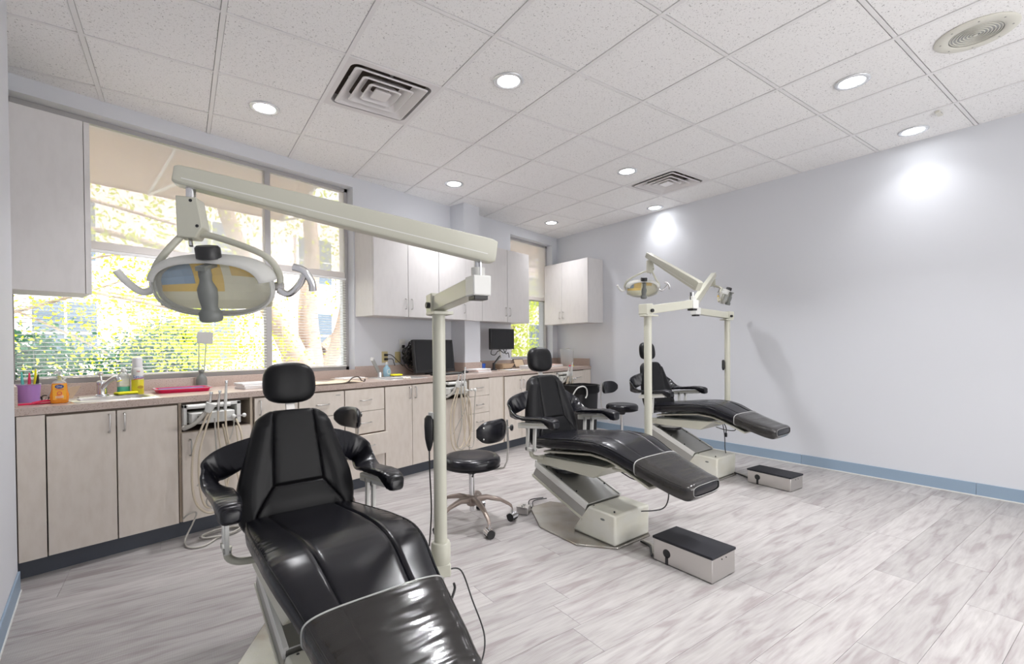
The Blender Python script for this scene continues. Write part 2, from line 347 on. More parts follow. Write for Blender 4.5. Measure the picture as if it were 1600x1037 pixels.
def blind(a, b, z0, label, grp='window blinds'):
    w = empty('window_blind', (0, 0, 0), label=label, category='blind')
    MB().box(a + .004, b - .004, 4.172, 4.196, 1.852, 1.872).build('head_rail', m_slat, w, bevel=.002)
    MB().box(a + .004, b - .004, 4.174, 4.194, z0 + .004, z0 + .016).build('bottom_rail', m_slat, w, bevel=.002)
    z = z0 + .035; me = None; ang = math.radians(9)
    while z < 1.845:
        if me is None:
            s = MB(); hw = .0125; L = (b - a) / 2 - .006
            sec = [(-hw, -.0004), (0, .0022), (hw, -.0004), (hw, .0004), (0, .0030), (-hw, .0004)]
            s.ring([[(x, p[0] * math.cos(ang) - p[1] * math.sin(ang), p[0] * math.sin(ang) + p[1] * math.cos(ang)) for p in sec] for x in (-L, L)])
            o = s.build('slat', m_slat, w, loc=((a + b) / 2, 4.184, z)); me = o.data
        else:
            o = bpy.data.objects.new('slat', me); COL.objects.link(o); o.parent = w; o.location = ((a + b) / 2, 4.184, z)
        z += .025
    n = 3 if b - a > 1 else 2
    for k in range(n):
        x = a + .08 + (b - a - .16) * k / (n - 1)
        MB().tube([(x, 4.1705, z0 + .01), (x, 4.1705, 1.86)], .0008, 5).build('ladder_cord', m_slat, w)
    MB().tube([(b - .12, 4.165, 1.45), (b - .12, 4.167, 1.85)], .003, 6).build('tilt_wand', mat('wand', (.5, .5, .48), .3), w)
blind(xs1[0], xs1[1], WB + .036, 'wide white mini blind over the big left pane, behind the sink')
blind(xs1[2], xs1[3], WB + .036, 'narrower white mini blind right of the mullion, tree trunk behind it')
def shade(a, b, label):
    w = empty('roller_shade', (0, 0, 0), label=label, category='shade')
    MB().box(a + .006, b - .006, 4.2045, 4.2055, 1.93, WT - .045).build('screen_fabric', m_screen, w)
    MB().box(a + .004, b - .004, 4.192, 4.214, 1.876, 1.93).build('hem_bar', m_hem, w, bevel=.004)
shade(xs1[0], xs1[1], 'pale see-through screen shade in the upper half of the big pane')
shade(xs1[2], xs1[3], 'pale see-through screen shade above the narrower blind, beside the mullion')
shade(xs2[0], xs2[1], 'pale screen shade in the top of the far window')

# ------------------------------------------------------------------ outdoors
struct(MB().box(-30, 45, 4.4, 60, -.5, -.35).build('ground', mat('pale_paving', (.55, .53, .50), .9)))
m_awn = mat('tan_canvas', (.62, .43, .30), .8)
def awning(x0, x1, label):
    w = empty('awning', (0, 0, 0), label=label, category='awning')
    m = MB(); y0, y1, z0, z1 = 4.361, 5.5, 2.98, 2.70
    m.prism([(y0, z0), (y1, z1), (y1, z1 - .012), (y0, z0 - .012)], x0, x1, 'x').build('canvas', m_awn, w)
    MB().box(x0, x1, y1 - .004, y1, z1 - .03, z1).build('valance', m_awn, w)
    for x in (x0 + .03, x0 + 2.12, x1 - .03):
        MB().tube([(x, y0, z0 - .04), (x, y1, z1 - .02)], .013, 8).build('rafter', m_white, w)
        MB().tube([(x, y0, 2.55), (x, y1, z1 - .03)], .013, 8).build('brace', m_white, w)
awning(-.9, 2.5, 'tan canvas awning outside above the large window')
awning(4.6, 6.9, 'tan canvas awning outside above the far window')
m_brick = None
def brick_mat():
    m = bpy.data.materials.new('pink_brick'); m.use_nodes = True; n = m.node_tree.nodes; L = m.node_tree.links; b = n['Principled BSDF']; b.inputs['Roughness'].default_value = .9
    tc = n.new('ShaderNodeTexCoord'); mp = n.new('ShaderNodeMapping'); mp.inputs['Rotation'].default_value = (PI / 2, 0, 0); t = n.new('ShaderNodeTexBrick'); t.inputs['Scale'].default_value = 4
    t.inputs['Color1'].default_value = (.70, .55, .53, 1); t.inputs['Color2'].default_value = (.76, .62, .60, 1); t.inputs['Mortar'].default_value = (.8, .76, .74, 1)
    L.new(tc.outputs['Object'], mp.inputs[0]); L.new(mp.outputs[0], t.inputs[0]); L.new(t.outputs[0], b.inputs[0]); return m
bb = empty('brick_building', (0, 0, 0), label='pinkish brick building far across the lawn outside', category='building')
MB().box(-8, 26, 17.5, 24, -.4, 6.5).build('brick_wall', brick_mat(), bb)
MB().box(-8.2, 26.2, 17.3, 24.2, 6.5, 6.9).build('cornice', m_white, bb)
m_wg = mat('dark_window_glass', (.10, .13, .17), .1)
for k in range(9):
    for z in (.7, 3.6):
        x = -6 + 3.6 * k
        f = MB().box(x, x + 1.5, 17.42, 17.5, z, z + 1.9).build('window', m_white, bb)
        for a in (0, 1):
            for c in (0, 1): MB().box(x + .1 + a * .68, x + .72 + a * .68, 17.40, 17.42, z + .1 + c * .88, z + .92 + c * .88).build('pane', m_wg, f)
m_bark = mat('pale_bark', (.42, .32, .26), .9, noise=((6, 6, 2), (.30, .22, .18), .4, .7), bump=((20, 20, 5), .5, .02))
def leaves(name, centers, n, size, m, parent, seed, **k):
    r = random.Random(seed); vs = []; fs = []
    for q in range(n):
        c, rad = centers[r.randrange(len(centers))]
        p = Vector(c) + Vector((r.gauss(0, 1) * rad[0], r.gauss(0, 1) * rad[1], r.gauss(0, 1) * rad[2])) * .55
        u = Vector((r.gauss(0, 1), r.gauss(0, 1), r.gauss(0, 1))).normalized(); w = u.cross(Vector((r.gauss(0, 1), r.gauss(0, 1), r.gauss(0, 1)))).normalized(); s = size * r.uniform(.6, 1.3)
        b = len(vs); vs += [tuple(p - u * s), tuple(p + w * s * .5), tuple(p + u * s), tuple(p - w * s * .5)]; fs.append((b, b + 1, b + 2, b + 3))
    me = bpy.data.meshes.new(name); me.from_pydata(vs, [], fs); me.materials.append(m); o = bpy.data.objects.new(name, me); COL.objects.link(o); o.parent = parent
    for a, b in k.items(): o[a] = b
    return o
def tree(base, stems, blobs, nleaf, label, seed, size=.04):
    w = empty('tree', base, label=label, category='tree', group=None)
    for st in stems:
        pts = spline(st[0], 6); n = len(pts); MB().tube(pts, [st[1] + (st[2] - st[1]) * i / (n - 1) for i in range(n)], 9).build(st[3], m_bark, w, smooth=60)
    leaves('foliage', blobs, nleaf, size, m_leafy, w, seed, kind='stuff')
# multi-stemmed tree seen through the narrow pane
S = [([(0, 0, -.05), (-.1, .1, .9), (-.25, .1, 1.5)], .42, .30, 'trunk'),
     ([(-.2, 0, 1.1), (-.65, 0, 2.0), (-1.15, .1, 3.0), (-1.6, .2, 4.4)], .24, .10, 'bough'), ([(0, 0, 1.1), (-.05, .1, 2.2), (.05, .1, 3.4), (-.1, .1, 5.0)], .22, .10, 'bough'),
     ([(.15, 0, 1.0), (.55, -.1, 1.9), (.75, -.1, 3.0), (1.1, 0, 4.4)], .18, .08, 'bough'), ([(.2, 0, 1.5), (1.1, 0, 2.4), (1.9, .2, 3.6)], .12, .05, 'bough'),
     ([(-.6, 0, 2.0), (-1.4, -.2, 2.6), (-2.6, -.6, 3.0), (-4.0, -.9, 3.1)], .09, .02, 'branch'), ([(-.9, 0, 2.4), (-2.0, -.4, 2.2), (-3.4, -.9, 2.3)], .05, .012, 'branch')]
B = [((-3.0, -.8, 3.0), (1.3, .8, .8)), ((-2.0, -.4, 2.2), (1.2, .8, .6)), ((-.9, 0, 4.2), (1.6, 1.2, 1.0)), ((1.4, .5, 3.6), (1.2, 1, 1.1)), ((.4, .4, 5), (2, 1.5, 1)), ((2.3, .4, 2.2), (.7, .6, .9)), ((-1.6, .6, 1.4), (.6, .5, .8))]
tree((4.45, 8.6, -.35), S, B, 6500, 'broad pale tree whose many stems fork outside the narrower pane', 5)
# drooping branches in front of the big pane
S = [([(0, 0, -.05), (.1, 0, 1.2), (0, .1, 3.0), (.2, 0, 5.0)], .16, .08, 'trunk'),
     ([(0, 0, 2.0), (.8, -.3, 2.2), (2.0, -.7, 2.2), (3.4, -1.0, 1.9)], .05, .012, 'branch'), ([(0, 0, 2.4), (.8, -.2, 2.9), (1.8, -.6, 3.2), (3.0, -.9, 3.0)], .05, .012, 'branch'),
     ([(0, 0, 1.6), (.7, -.2, 1.75), (1.6, -.5, 1.9), (2.6, -.7, 2.35)], .04, .01, 'branch'), ([(.9, -.3, 2.2), (1.6, -.4, 2.0), (2.4, -.6, 1.5)], .02, .008, 'branch'), ([(1.6, -.5, 2.2), (2.4, -.5, 2.6), (3.3, -.8, 2.7)], .02, .008, 'branch')]
B = [((1.2, -.4, 2.2), (.9, .5, .55)), ((2.2, -.7, 2.1), (.9, .5, .5)), ((3.2, -.9, 2.0), (.7, .5, .55)), ((1.6, -.5, 3.1), (1.2, .6, .5)), ((2.8, -.8, 1.55), (1.0, .5, .35)), ((.3, 0, 3.6), (1.2, .8, .8)), ((.2, 0, 1.9), (.6, .4, .5)), ((3.9, -.6, 1.5), (.7, .4, .3))]
tree((-1.3, 7.4, -.35), S, B, 6500, 'young tree with yellow-green leaves drooping across the big pane', 11, .026)
S = [([(0, 0, -.05), (.05, 0, 1.5), (.2, 0, 3.0), (.1, 0, 4.4)], .09, .05, 'trunk'), ([(.05, 0, 1.4), (-.5, 0, 2.2), (-.9, .1, 3.1)], .04, .02, 'bough'), ([(.1, 0, 1.9), (.8, 0, 2.4), (1.3, .1, 2.5)], .03, .01, 'branch')]
B = [((0, 0, 2.1), (.9, .6, .6)), ((-.5, 0, 3.0), (.8, .6, .7)), ((.8, 0, 2.6), (.8, .5, .7)), ((.1, 0, 1.4), (.8, .5, .4))]
tree((8.6, 7.2, -.35), S, B, 5000, 'slim leafy tree outside the far window', 21, .04)
def hedge(x, y, r, h, label, seed):
    w = empty('hedge_shrub', (x, y, -.35), label=label, category='shrub', group=None)
    MB().lathe([(.03, 0), (.03, h * .5)], 8).build('stem', m_bark, w)
    rr = random.Random(seed); cs = [((rr.uniform(-.5, .5) * r, rr.uniform(-.3, .3) * r, h * rr.uniform(.1, .85)), (r * .55, r * .5, h * .16)) for _ in range(14)]
    leaves('foliage', cs, 7000, .05, m_leafg, w, seed, kind='stuff')
hedge(.55, 9.6, 1.1, 2.0, 'large rounded dark green shrub behind the soap bottle window view', 31)
hedge(4.05 - 1.55, 11.5, .8, 1.9, 'smaller green shrub outside, seen left of the mullion', 32)
hedge(3.1, 12.2, .6, 2.1, 'green shrub beyond the mullion beside the forked tree', 33)
hedge(10.2, 9.5, .9, 1.5, 'low green shrub outside the far window', 34)

# ------------------------------------------------------------------ ceiling fittings
m_lens = mat('lamp_lens', (.9, .9, .9), .4, emit=((.95, .97, 1), 14)); m_trim = mat('bright_trim', (.80, .82, .84), .25, .6)
DLAB = {(3.5, 3.5): 'glowing round downlight nearest the big ceiling air vent, on its camera side', (1.5, 1.5): 'glowing round downlight above the big window, nearest the left wall', (4.5, .5): 'glowing round downlight just before the wall pilaster',
        (6.5, 2.5): 'glowing round downlight in the tile touching the far air vent, left of it', (8.5, 1.5): 'glowing round downlight by the right wall beyond the far air vent', (7.5, -.5): 'glowing round downlight in the far corner above the second window',
        (6.5, 5.5): 'glowing round downlight between the ceiling speaker and the tile centre field', (8.5, 5.5): 'glowing round downlight close to the right wall beside the small cream sensor'}
for (i, j) in DOWN:
    if (i, j) not in DLAB: continue      # the rest are unseen beams added behind the camera, without fittings
    p = grid(i, j); w = empty('downlight', (p.x, p.y, HC), label=DLAB.get((i, j), 'unseen downlight beam added behind the camera'), category='ceiling light')
    if (i, j) not in DLAB: w['group'] = 'added downlight beams behind the camera'
    MB().lathe([(.068, -.0002), (.092, -.0002), (.096, -.003), (.094, -.007), (.084, -.010), (.072, -.009), (.068, -.005)], 36, cap=False).build('trim_ring', m_trim, w, smooth=60)
    MB().lathe([(.067, -.0003), (.067, -.004), (.03, -.0048), (.001, -.005)], 36, cap=False).build('lens', m_lens, w, smooth=60)
m_vent = mat('vent_white_enamel', (.72, .70, .70), .4)
def vent(i, j, label):
    p = grid(i + .5, j + .5); w = empty('air_vent', (p.x, p.y, HC), GA, label=label, category='air vent')
    def sq(h, z, r=.0): 
        n = 6; out = []
        for cx, cy, a0 in ((1, 1, 0), (-1, 1, 90), (-1, -1, 180), (1, -1, 270)):
            for k in range(n + 1):
                a = math.radians(a0 + 90 * k / n); out.append((cx * (h - r) + r * math.cos(a), cy * (h - r) + r * math.sin(a), z))
        return out
    MB().ring([sq(.303, .004, .002), sq(.303, -.004, .002), sq(.262, -.004, .05), sq(.255, .055, .05)], cap=False).build('face_plate', m_vent, w, smooth=35)
    MB().ring([sq(.262, .0561, .05), sq(.262, .06, .05)]).build('duct', m_gap, w)
    for a, b in ((.235, .175), (.165, .115), (.105, .066)):
        MB().ring([sq(a, -.012, .02), sq(a - .006, -.014, .02), sq(b, .034, .03), sq(b - .01, .036, .03), sq(b - .004, .040, .03), sq(a + .003, -.008, .02)], cap=False, loop=True).build('louvre_ring', m_vent, w, smooth=30)
    MB().ring([sq(.055, -.012, .012), sq(.055, -.004, .012), sq(.04, .02, .012)]).build('centre_plate', m_vent, w, smooth=30, bevel=.002)
    for x, y in ((.2, 0), (-.2, 0), (0, .2), (0, -.2)): MB().box(x - .008, x + .008, y - .008, y + .008, .02, .056).build('hanger_clip', m_vent, w)
vent(2, 2, 'big square white louvred air vent nearest the big window'); vent(7, 2, 'smaller looking far square air vent toward the right wall')
p = grid(6.52, 6.42); sp = empty('ceiling_speaker', (p.x, p.y, HC), label='round cream ceiling speaker with perforated metal grille', category='speaker')
m_spk = mat('speaker_cream', (.66, .65, .58), .45)
MB().lathe([(.108, -.001), (.165, -.0005), (.168, -.004), (.160, -.009), (.112, -.011), (.108, -.008)], 48, cap=False).build('rim', m_spk, sp, smooth=50)
MB().lathe([(.11, -.0004), (.11, -.004), (.001, -.0041)], 40, cap=False).build('grille', m_alu, sp)
for r in (.02, .034, .048, .062, .076, .09, .102): MB().tube([(r * math.cos(2 * PI * k / 36), r * math.sin(2 * PI * k / 36), -.0055) for k in range(36)], .0028, 5, loop=True).build('grille_ring', m_spk, sp, smooth=60)
MB().lathe([(.009, -.004), (.009, -.011), (.001, -.012)], 14).build('hub', m_spk, sp)
for k in range(8): a = k * PI / 4; MB().lathe([(.004, -.008), (.004, -.0115), (.001, -.012)], 8, Mx=Tr(.14 * math.cos(a), .14 * math.sin(a), 0)).build('screw', m_alu, sp)
ss = empty('motion_sensor', (4.645, -.213, HC), GA, label='small cream rectangular sensor on a ceiling tile by the right wall', category='sensor')
MB().box(-.045, .045, -.014, .014, -.018, -.0002).build('housing', m_spk, ss, bevel=.004); MB().box(-.02, .02, -.0145, -.012, -.014, -.005).build('window_lens', m_alu, ss)
# ------------------------------------------------------------------ base cabinets
m_gapl = mat('painted_gap_shade', (.16, .12, .09), .6)  # dark colour painted on carcasses so gaps between fronts read as shade
YF = 3.44; CT = .892; CB = .852
tk = struct(MB().box(.19, 5.975, 3.475, 3.485, 0, .098).build('trim_1', m_toe, bevel=.001)); tk['label'] = 'dark blue-grey toe kick strip under the base cabinets'
def handle(x, z, parent, vertical=True, y=YF - .019, m=None, L=.1):
    h = L / 2
    pts = [(0, 0, -h), (0, -.018, -h), (0, -.027, -h + .008), (0, -.027, h - .008), (0, -.018, h), (0, 0, h)] if vertical else [(-h, 0, 0), (-h, -.018, 0), (-h + .008, -.027, 0), (h - .008, -.027, 0), (h, -.018, 0), (h, 0, 0)]
    mb = MB().tube([(x + p[0], y + p[1], z + p[2]) for p in pts], .0045, 8); return mb.build('handle', m or m_nick, parent, smooth=50)
def door(x0, x1, z0, z1, parent, m, hx=None, hz=None, y=YF, name='door', hv=True, hm=None):
    d = MB().box(x0 + .002, x1 - .002, y - .019, y - .001, z0 + .002, z1 - .002).build(name, m, parent, bevel=.0012)
    if hx is not None: handle(hx, hz, d, hv, y - .019, hm)
    return d
def cab(x0, x1, label, z0=.1, z1=CB - .004, name='base_cabinet', open_top=None, y0=YF, y1=4.085, m=m_lam, cat='cabinet', grp=None, loc=(0, 0, 0), hollow=False):
    w = empty(name, loc, label=label, category=cat, group=grp)
    if hollow: MB().box(x0 + .018, x1 - .018, y0 + .001, y1 - .02, z0, z0 + .018).prism([(max(x0, xl(y0) + .003), y0), (x0 + .03, y0), (max(x0, xl(y1) + .003) + .018, y1), (max(x0, xl(y1) + .003), y1)], z0, z1, 'z').box(x1 - .018, x1 - .001, y0, y1, z0, z1).box(x0 + .12, x1 - .018, y1 - .02, y1, z0, z1).box(x0 + .03, x1 - .018, y0, y0 + .018, z1 - .03, z1).build('carcass', m_gapl, w)
    elif open_top is None: MB().prism([(x0 + .001, y0), (min(x1, xr(y0)) - .003, y0), (min(x1, xr(y1)) - .003, y1), (x0 + .001, y1)], z0, z1, 'z').build('carcass', m_gapl, w)
    else:
        t = .017; c = MB(); zt = open_top
        c.box(x0 + .001, x0 + t, y0, y1, zt, z1); c.box(x1 - t, x1 - .001, y0, y1, zt, z1); c.box(x0 + .001, x1 - .001, y0, y1, z0, zt); c.build('carcass', m_lamd, w)
        MB().box(x0 + t, x1 - t, y1 - .03, y1 - .01, zt, z1).build('back_panel', m_gap, w); MB().box(x0 + t, x1 - t, y0 + .001, y1 - .03, z1 - .012, z1).build('top_panel', m_gap, w); MB().box(x0 + t, x1 - t, y0 + .004, y1 - .03, zt, zt + .003).build('shelf', m_gap, w)
    return w
w = cab(.19, .892, 'first base cabinet from the left wall, under the near sink, two tall doors', hollow=True)
MB().box(.192, .296, YF - .017, YF, .1, CB - .004).build('filler_panel', m_lam, w)
door(.300, .588, .1, CB - .012, w, m_lam, .556, .77); door(.590, .886, .1, CB - .012, w, m_lam, .622, .77)
w = cab(.893, 1.333, 'open-topped base cabinet bay holding the near delivery unit', open_top=.664)
door(.905, 1.316, .1, .662, w, m_lam, .950, .565, hm=m_alu)
w = cab(1.334, 1.648, 'single-door base cabinet behind the headrest of the front chair'); door(1.338, 1.646, .1, CB - .012, w, m_lam, 1.372, .77)
def drawers(x0, x1, w, zs, hx=None, slot=True, seen=None):
    for k, (a, b) in enumerate(zip(zs[1:], zs)):
        d = door(x0, x1, a, b, w, m_lam, hx or (x0 + x1) / 2, (a + b) / 2, name='drawer', hv=False)
        if slot: MB().box(x1 - .075, x1 - .035, YF - .0205, YF - .0188, b - .034, b - .028).build('label_slot', m_alu, d)
w = cab(1.649, 2.028, 'drawer base cabinet partly hidden by the front chair backrest'); drawers(1.652, 2.026, w, [.84, .652, .465, .275, .1])
w = cab(2.029, 2.412, 'four-drawer base cabinet with its third drawer slightly pulled out'); drawers(2.031, 2.409, w, [.84, .652, .465], slot=False); drawers(2.031, 2.409, w, [.275, .1], slot=False)
d = MB().box(2.034, 2.407, YF - .066, YF - .048, .278, .462).box(2.05, 2.39, YF - .049, YF - .002, .29, .43).build('drawer', m_lam, w, bevel=.001); handle(2.22, .37, d, False, YF - .066)
w = cab(2.413, 3.030, 'two-door base cabinet under the second sink, behind the front lamp pole', hollow=True); door(2.417, 2.711, .1, CB - .012, w, m_lam, 2.680, .77); door(2.713, 3.024, .1, CB - .012, w, m_lam, 2.745, .77)
w = cab(3.031, 3.452, 'open-topped base cabinet bay holding the middle delivery unit', open_top=.664); door(3.036, 3.448, .1, .662, w, m_lam)
w = cab(3.453, 4.022, 'four-drawer base cabinet between the middle delivery unit and the second chair'); drawers(3.457, 3.768, w, [.84, .66, .478, .298, .1], slot=False)
MB().box(3.770, 3.998, YF - .017, YF, .1, CB - .006).build('filler_panel', m_lam, w); MB().box(4.000, 4.021, YF - .012, YF, .1, CB - .004).build('side_edge', m_lamd, w)
w = cab(4.023, 4.66, 'two-door base cabinet just left of the second chair headrest'); door(4.030, 4.339, .1, CB - .012, w, m_lam, 4.306, .74); door(4.341, 4.655, .1, CB - .012, w, m_lam, 4.374, .74)
w = cab(4.661, 5.03, 'base cabinet hidden behind the second chair headrest'); door(4.665, 5.026, .1, CB - .012, w, m_lam, 4.70, .74)
w = cab(5.031, 5.452, 'open-topped base cabinet bay holding the far delivery unit', open_top=.664); door(5.036, 5.448, .1, .662, w, m_lam)
MB().box(5.036, 5.448, YF - .019, YF - .001, .80, .84).build('front_rail', m_lam, w)
w = cab(5.453, 6.02, 'last base cabinet with drawers at the right wall', y1=4.08); drawers(5.457, 5.777, w, [.84, .655, .47, .285, .1], slot=False); MB().box(5.779, 5.962, YF - .017, YF, .1, CB - .006).build('filler_panel', m_lam, w)

# ------------------------------------------------------------------ countertop with the sinks let in
ct = empty('countertop', (0, 0, 0), label='long speckled tan laminate worktop with backsplash along the window wall', category='countertop')
c = MB(); y0, y1 = 3.415, 4.098; R_ = xr(3.415) - .005
H1 = (.435, .79, 3.50, 3.74); H2 = (2.55, 2.93, 3.50, 3.74)
x = .187
for (a, b, p, q) in (H1, H2):
    c.prism([(max(x, xl(y0) + .003), y0), (a, y0), (a, y1), (max(x, xl(y1) + .003), y1)], CB, CT, 'z'); c.box(a, b, y0, p, CB, CT); c.box(a, b, q, y1, CB, CT); x = b
c.prism([(x, y0), (R_, y0), (xr(y1) - .005, y1), (x, y1)], CB, CT, 'z')
c.build('worktop', m_ctr, ct)
bk = empty('backsplash', (0, 0, 0), label='speckled tan laminate backsplash standing along the back of the worktop', category='backsplash')
bs = MB(); bs.box(.215, 2.545, 4.082, 4.099, CT, .972); bs.box(2.545, 3.83, 4.082, 4.099, CT, 1.0); bs.box(4.12, 6.095, 4.082, 4.099, CT, 1.0); bs.build('splash_strip', m_ctr, bk, bevel=.0015)
MB().box(3.832, 4.118, 3.852, 3.867, CT, 1.0).build('pilaster_splash', m_ctr, bk, bevel=.0015)
MB().box(3.832, 3.844, 3.867, 4.098, CT, 1.0).build('pilaster_splash', m_ctr, bk); MB().box(4.106, 4.118, 3.867, 4.098, CT, 1.0).build('pilaster_splash', m_ctr, bk)
MB().box(.2015, 2.5445, 4.099, 4.1985, CB + .05, .966).build('window_ledge', m_ctr, bk)
MB().prism([(R_ - .018, y0 + .02), (R_ - .002, y0 + .02), (xr(4.08) - .008, 4.081), (xr(4.08) - .024, 4.081)], CT, 1.0, 'z').build('side_splash', m_ctr, bk, bevel=.0015)
MB().prism([(xl(3.47) + .003, 3.47), (xl(3.47) + .019, 3.47), (xl(4.08) + .019, 4.08), (xl(4.08) + .003, 4.08)], CT, 1.0, 'z').build('side_splash', m_ctr, bk, bevel=.0015)
def sink(x0, x1, ya, yb, label):
    w = empty('sink', ((x0 + x1) / 2, (ya + yb) / 2, CT), label=label, category='sink'); hx, hy = (x1 - x0) / 2, (yb - ya) / 2
    def rr(a, b, z, r):
        out = []
        for cx, cy, s in ((1, 1, 0), (-1, 1, 90), (-1, -1, 180), (1, -1, 270)):
            for k in range(5): t = math.radians(s + 22.5 * k); out.append((cx * (a - r) + r * math.cos(t), cy * (b - r) + r * math.sin(t), z))
        return out
    MB().ring([rr(hx + .028, hy + .03, .0, .03), rr(hx + .024, hy + .026, .005, .03), rr(hx - .012, hy - .012, .005, .04), rr(hx - .017, hy - .017, -.004, .04), rr(hx - .025, hy - .022, -.15, .05), rr(hx - .06, hy - .05, -.158, .05), rr(.03, .03, -.16, .02)], cap=False).build('basin', m_steel, w, smooth=40)
    MB().lathe([(.035, -.159), (.03, -.156), (.001, -.157)], 20).build('drain', m_chrome, w)
    return w
sink(*H1, 'stainless sink with mixer tap at the left end of the worktop'); sink(*H2, 'second stainless sink, by the blue dish soap and the large black monitor')

# ------------------------------------------------------------------ wall cabinets
def ucab(label, loc=(0, 0, 0), rz=0): return empty('wall_cabinet', loc, rz, label=label, category='wall cabinet')
UY = 3.78; UZ0, UZ1 = 1.49, 2.405
def upper(x0, x1, doors, label, hs=(), z0=UZ0, z1=UZ1, fill=None):
    w = ucab(label); MB().box(x0, x1, UY + .02, YW - .002, z0, z1).build('carcass', m_lamu, w, bevel=.001)
    MB().box(x0 + .004, x1 - .004, UY + .0182, UY + .0199, z0 + .004, z1 - .004).build('gap_shade_sheet', m_gapl, w)  # thin dark sheet standing in for the shade between doors
    for k, (a, b) in enumerate(doors):
        d = MB().box(a + .002, b - .002, UY, UY + .018, z0 + .002, z1 - .002).build('door', m_lamu, w, bevel=.0012)
        if k < len(hs) and hs[k]: handle(hs[k], z0 + .13, d, True, UY)
    if fill: MB().box(fill[0], fill[1], UY + .003, UY + .02, z0, z1).build('filler_panel', m_lamu, w)
    return w
w = ucab('tall pale grey wall cabinet at the left wall beside the big window'); MB().box(xl(4.1) + .004, .545, UY + .02, YW - .002, 1.53, 2.573).build('carcass', m_lamu, w)
MB().prism([(xl(UY) + .004, UY), (.514, UY), (.514, UY + .018), (xl(UY) + .006, UY + .018)], 1.53, 2.573, 'z').build('door', m_lamu, w, bevel=.0012); MB().box(.518, .545, UY + .004, UY + .02, 1.53, 2.573).build('side_panel', m_lamu, w)
upper(2.557, 3.372, [(2.557, 2.961), (2.963, 3.372)], 'pale grey double-door wall cabinet nearest the big window, behind the long lamp arm', (2.925, 3.0))
upper(3.374, 4.054, [(3.374, 3.786)], 'pale grey single-door wall cabinet across the wall pilaster', (3.75,), fill=(3.788, 4.054))
# notch for the pilaster is hidden inside the carcass
upper(4.056, 4.972, [(4.056, 4.518), (4.520, 4.972)], 'pale grey double-door wall cabinet above the arm-mounted monitor', (4.482, 4.556))
# cabinet on the right wall near the corner
AE = math.atan2(1, .222)   # direction of the east wall
w = ucab('pale grey double-door wall cabinet in the far corner on the right wall', (xr(3.19), 3.19, 0), AE)
# local x along the wall toward the window, local y away from the wall (into the room)
MB().box(0, .88, .003, .295, 1.505, 2.395).build('carcass', m_lamu, w, bevel=.001)
MB().box(.004, .876, .2952, .2968, 1.509, 2.391).build('gap_shade_sheet', m_gapl, w)  # dark sheet that paints shade into the door gap
for a, b, hx in ((.002, .508, .475), (.512, .88, .545)):
    d = MB().box(a, b, .297, .315, 1.507, 2.393).build('door', m_lamu, w, bevel=.0012)
    MB().tube([(hx, .315, 1.585), (hx, .335, 1.585), (hx, .342, 1.593), (hx, .342, 1.667), (hx, .335, 1.675), (hx, .315, 1.675)], .0045, 8).build('handle', m_nick, d, smooth=50)

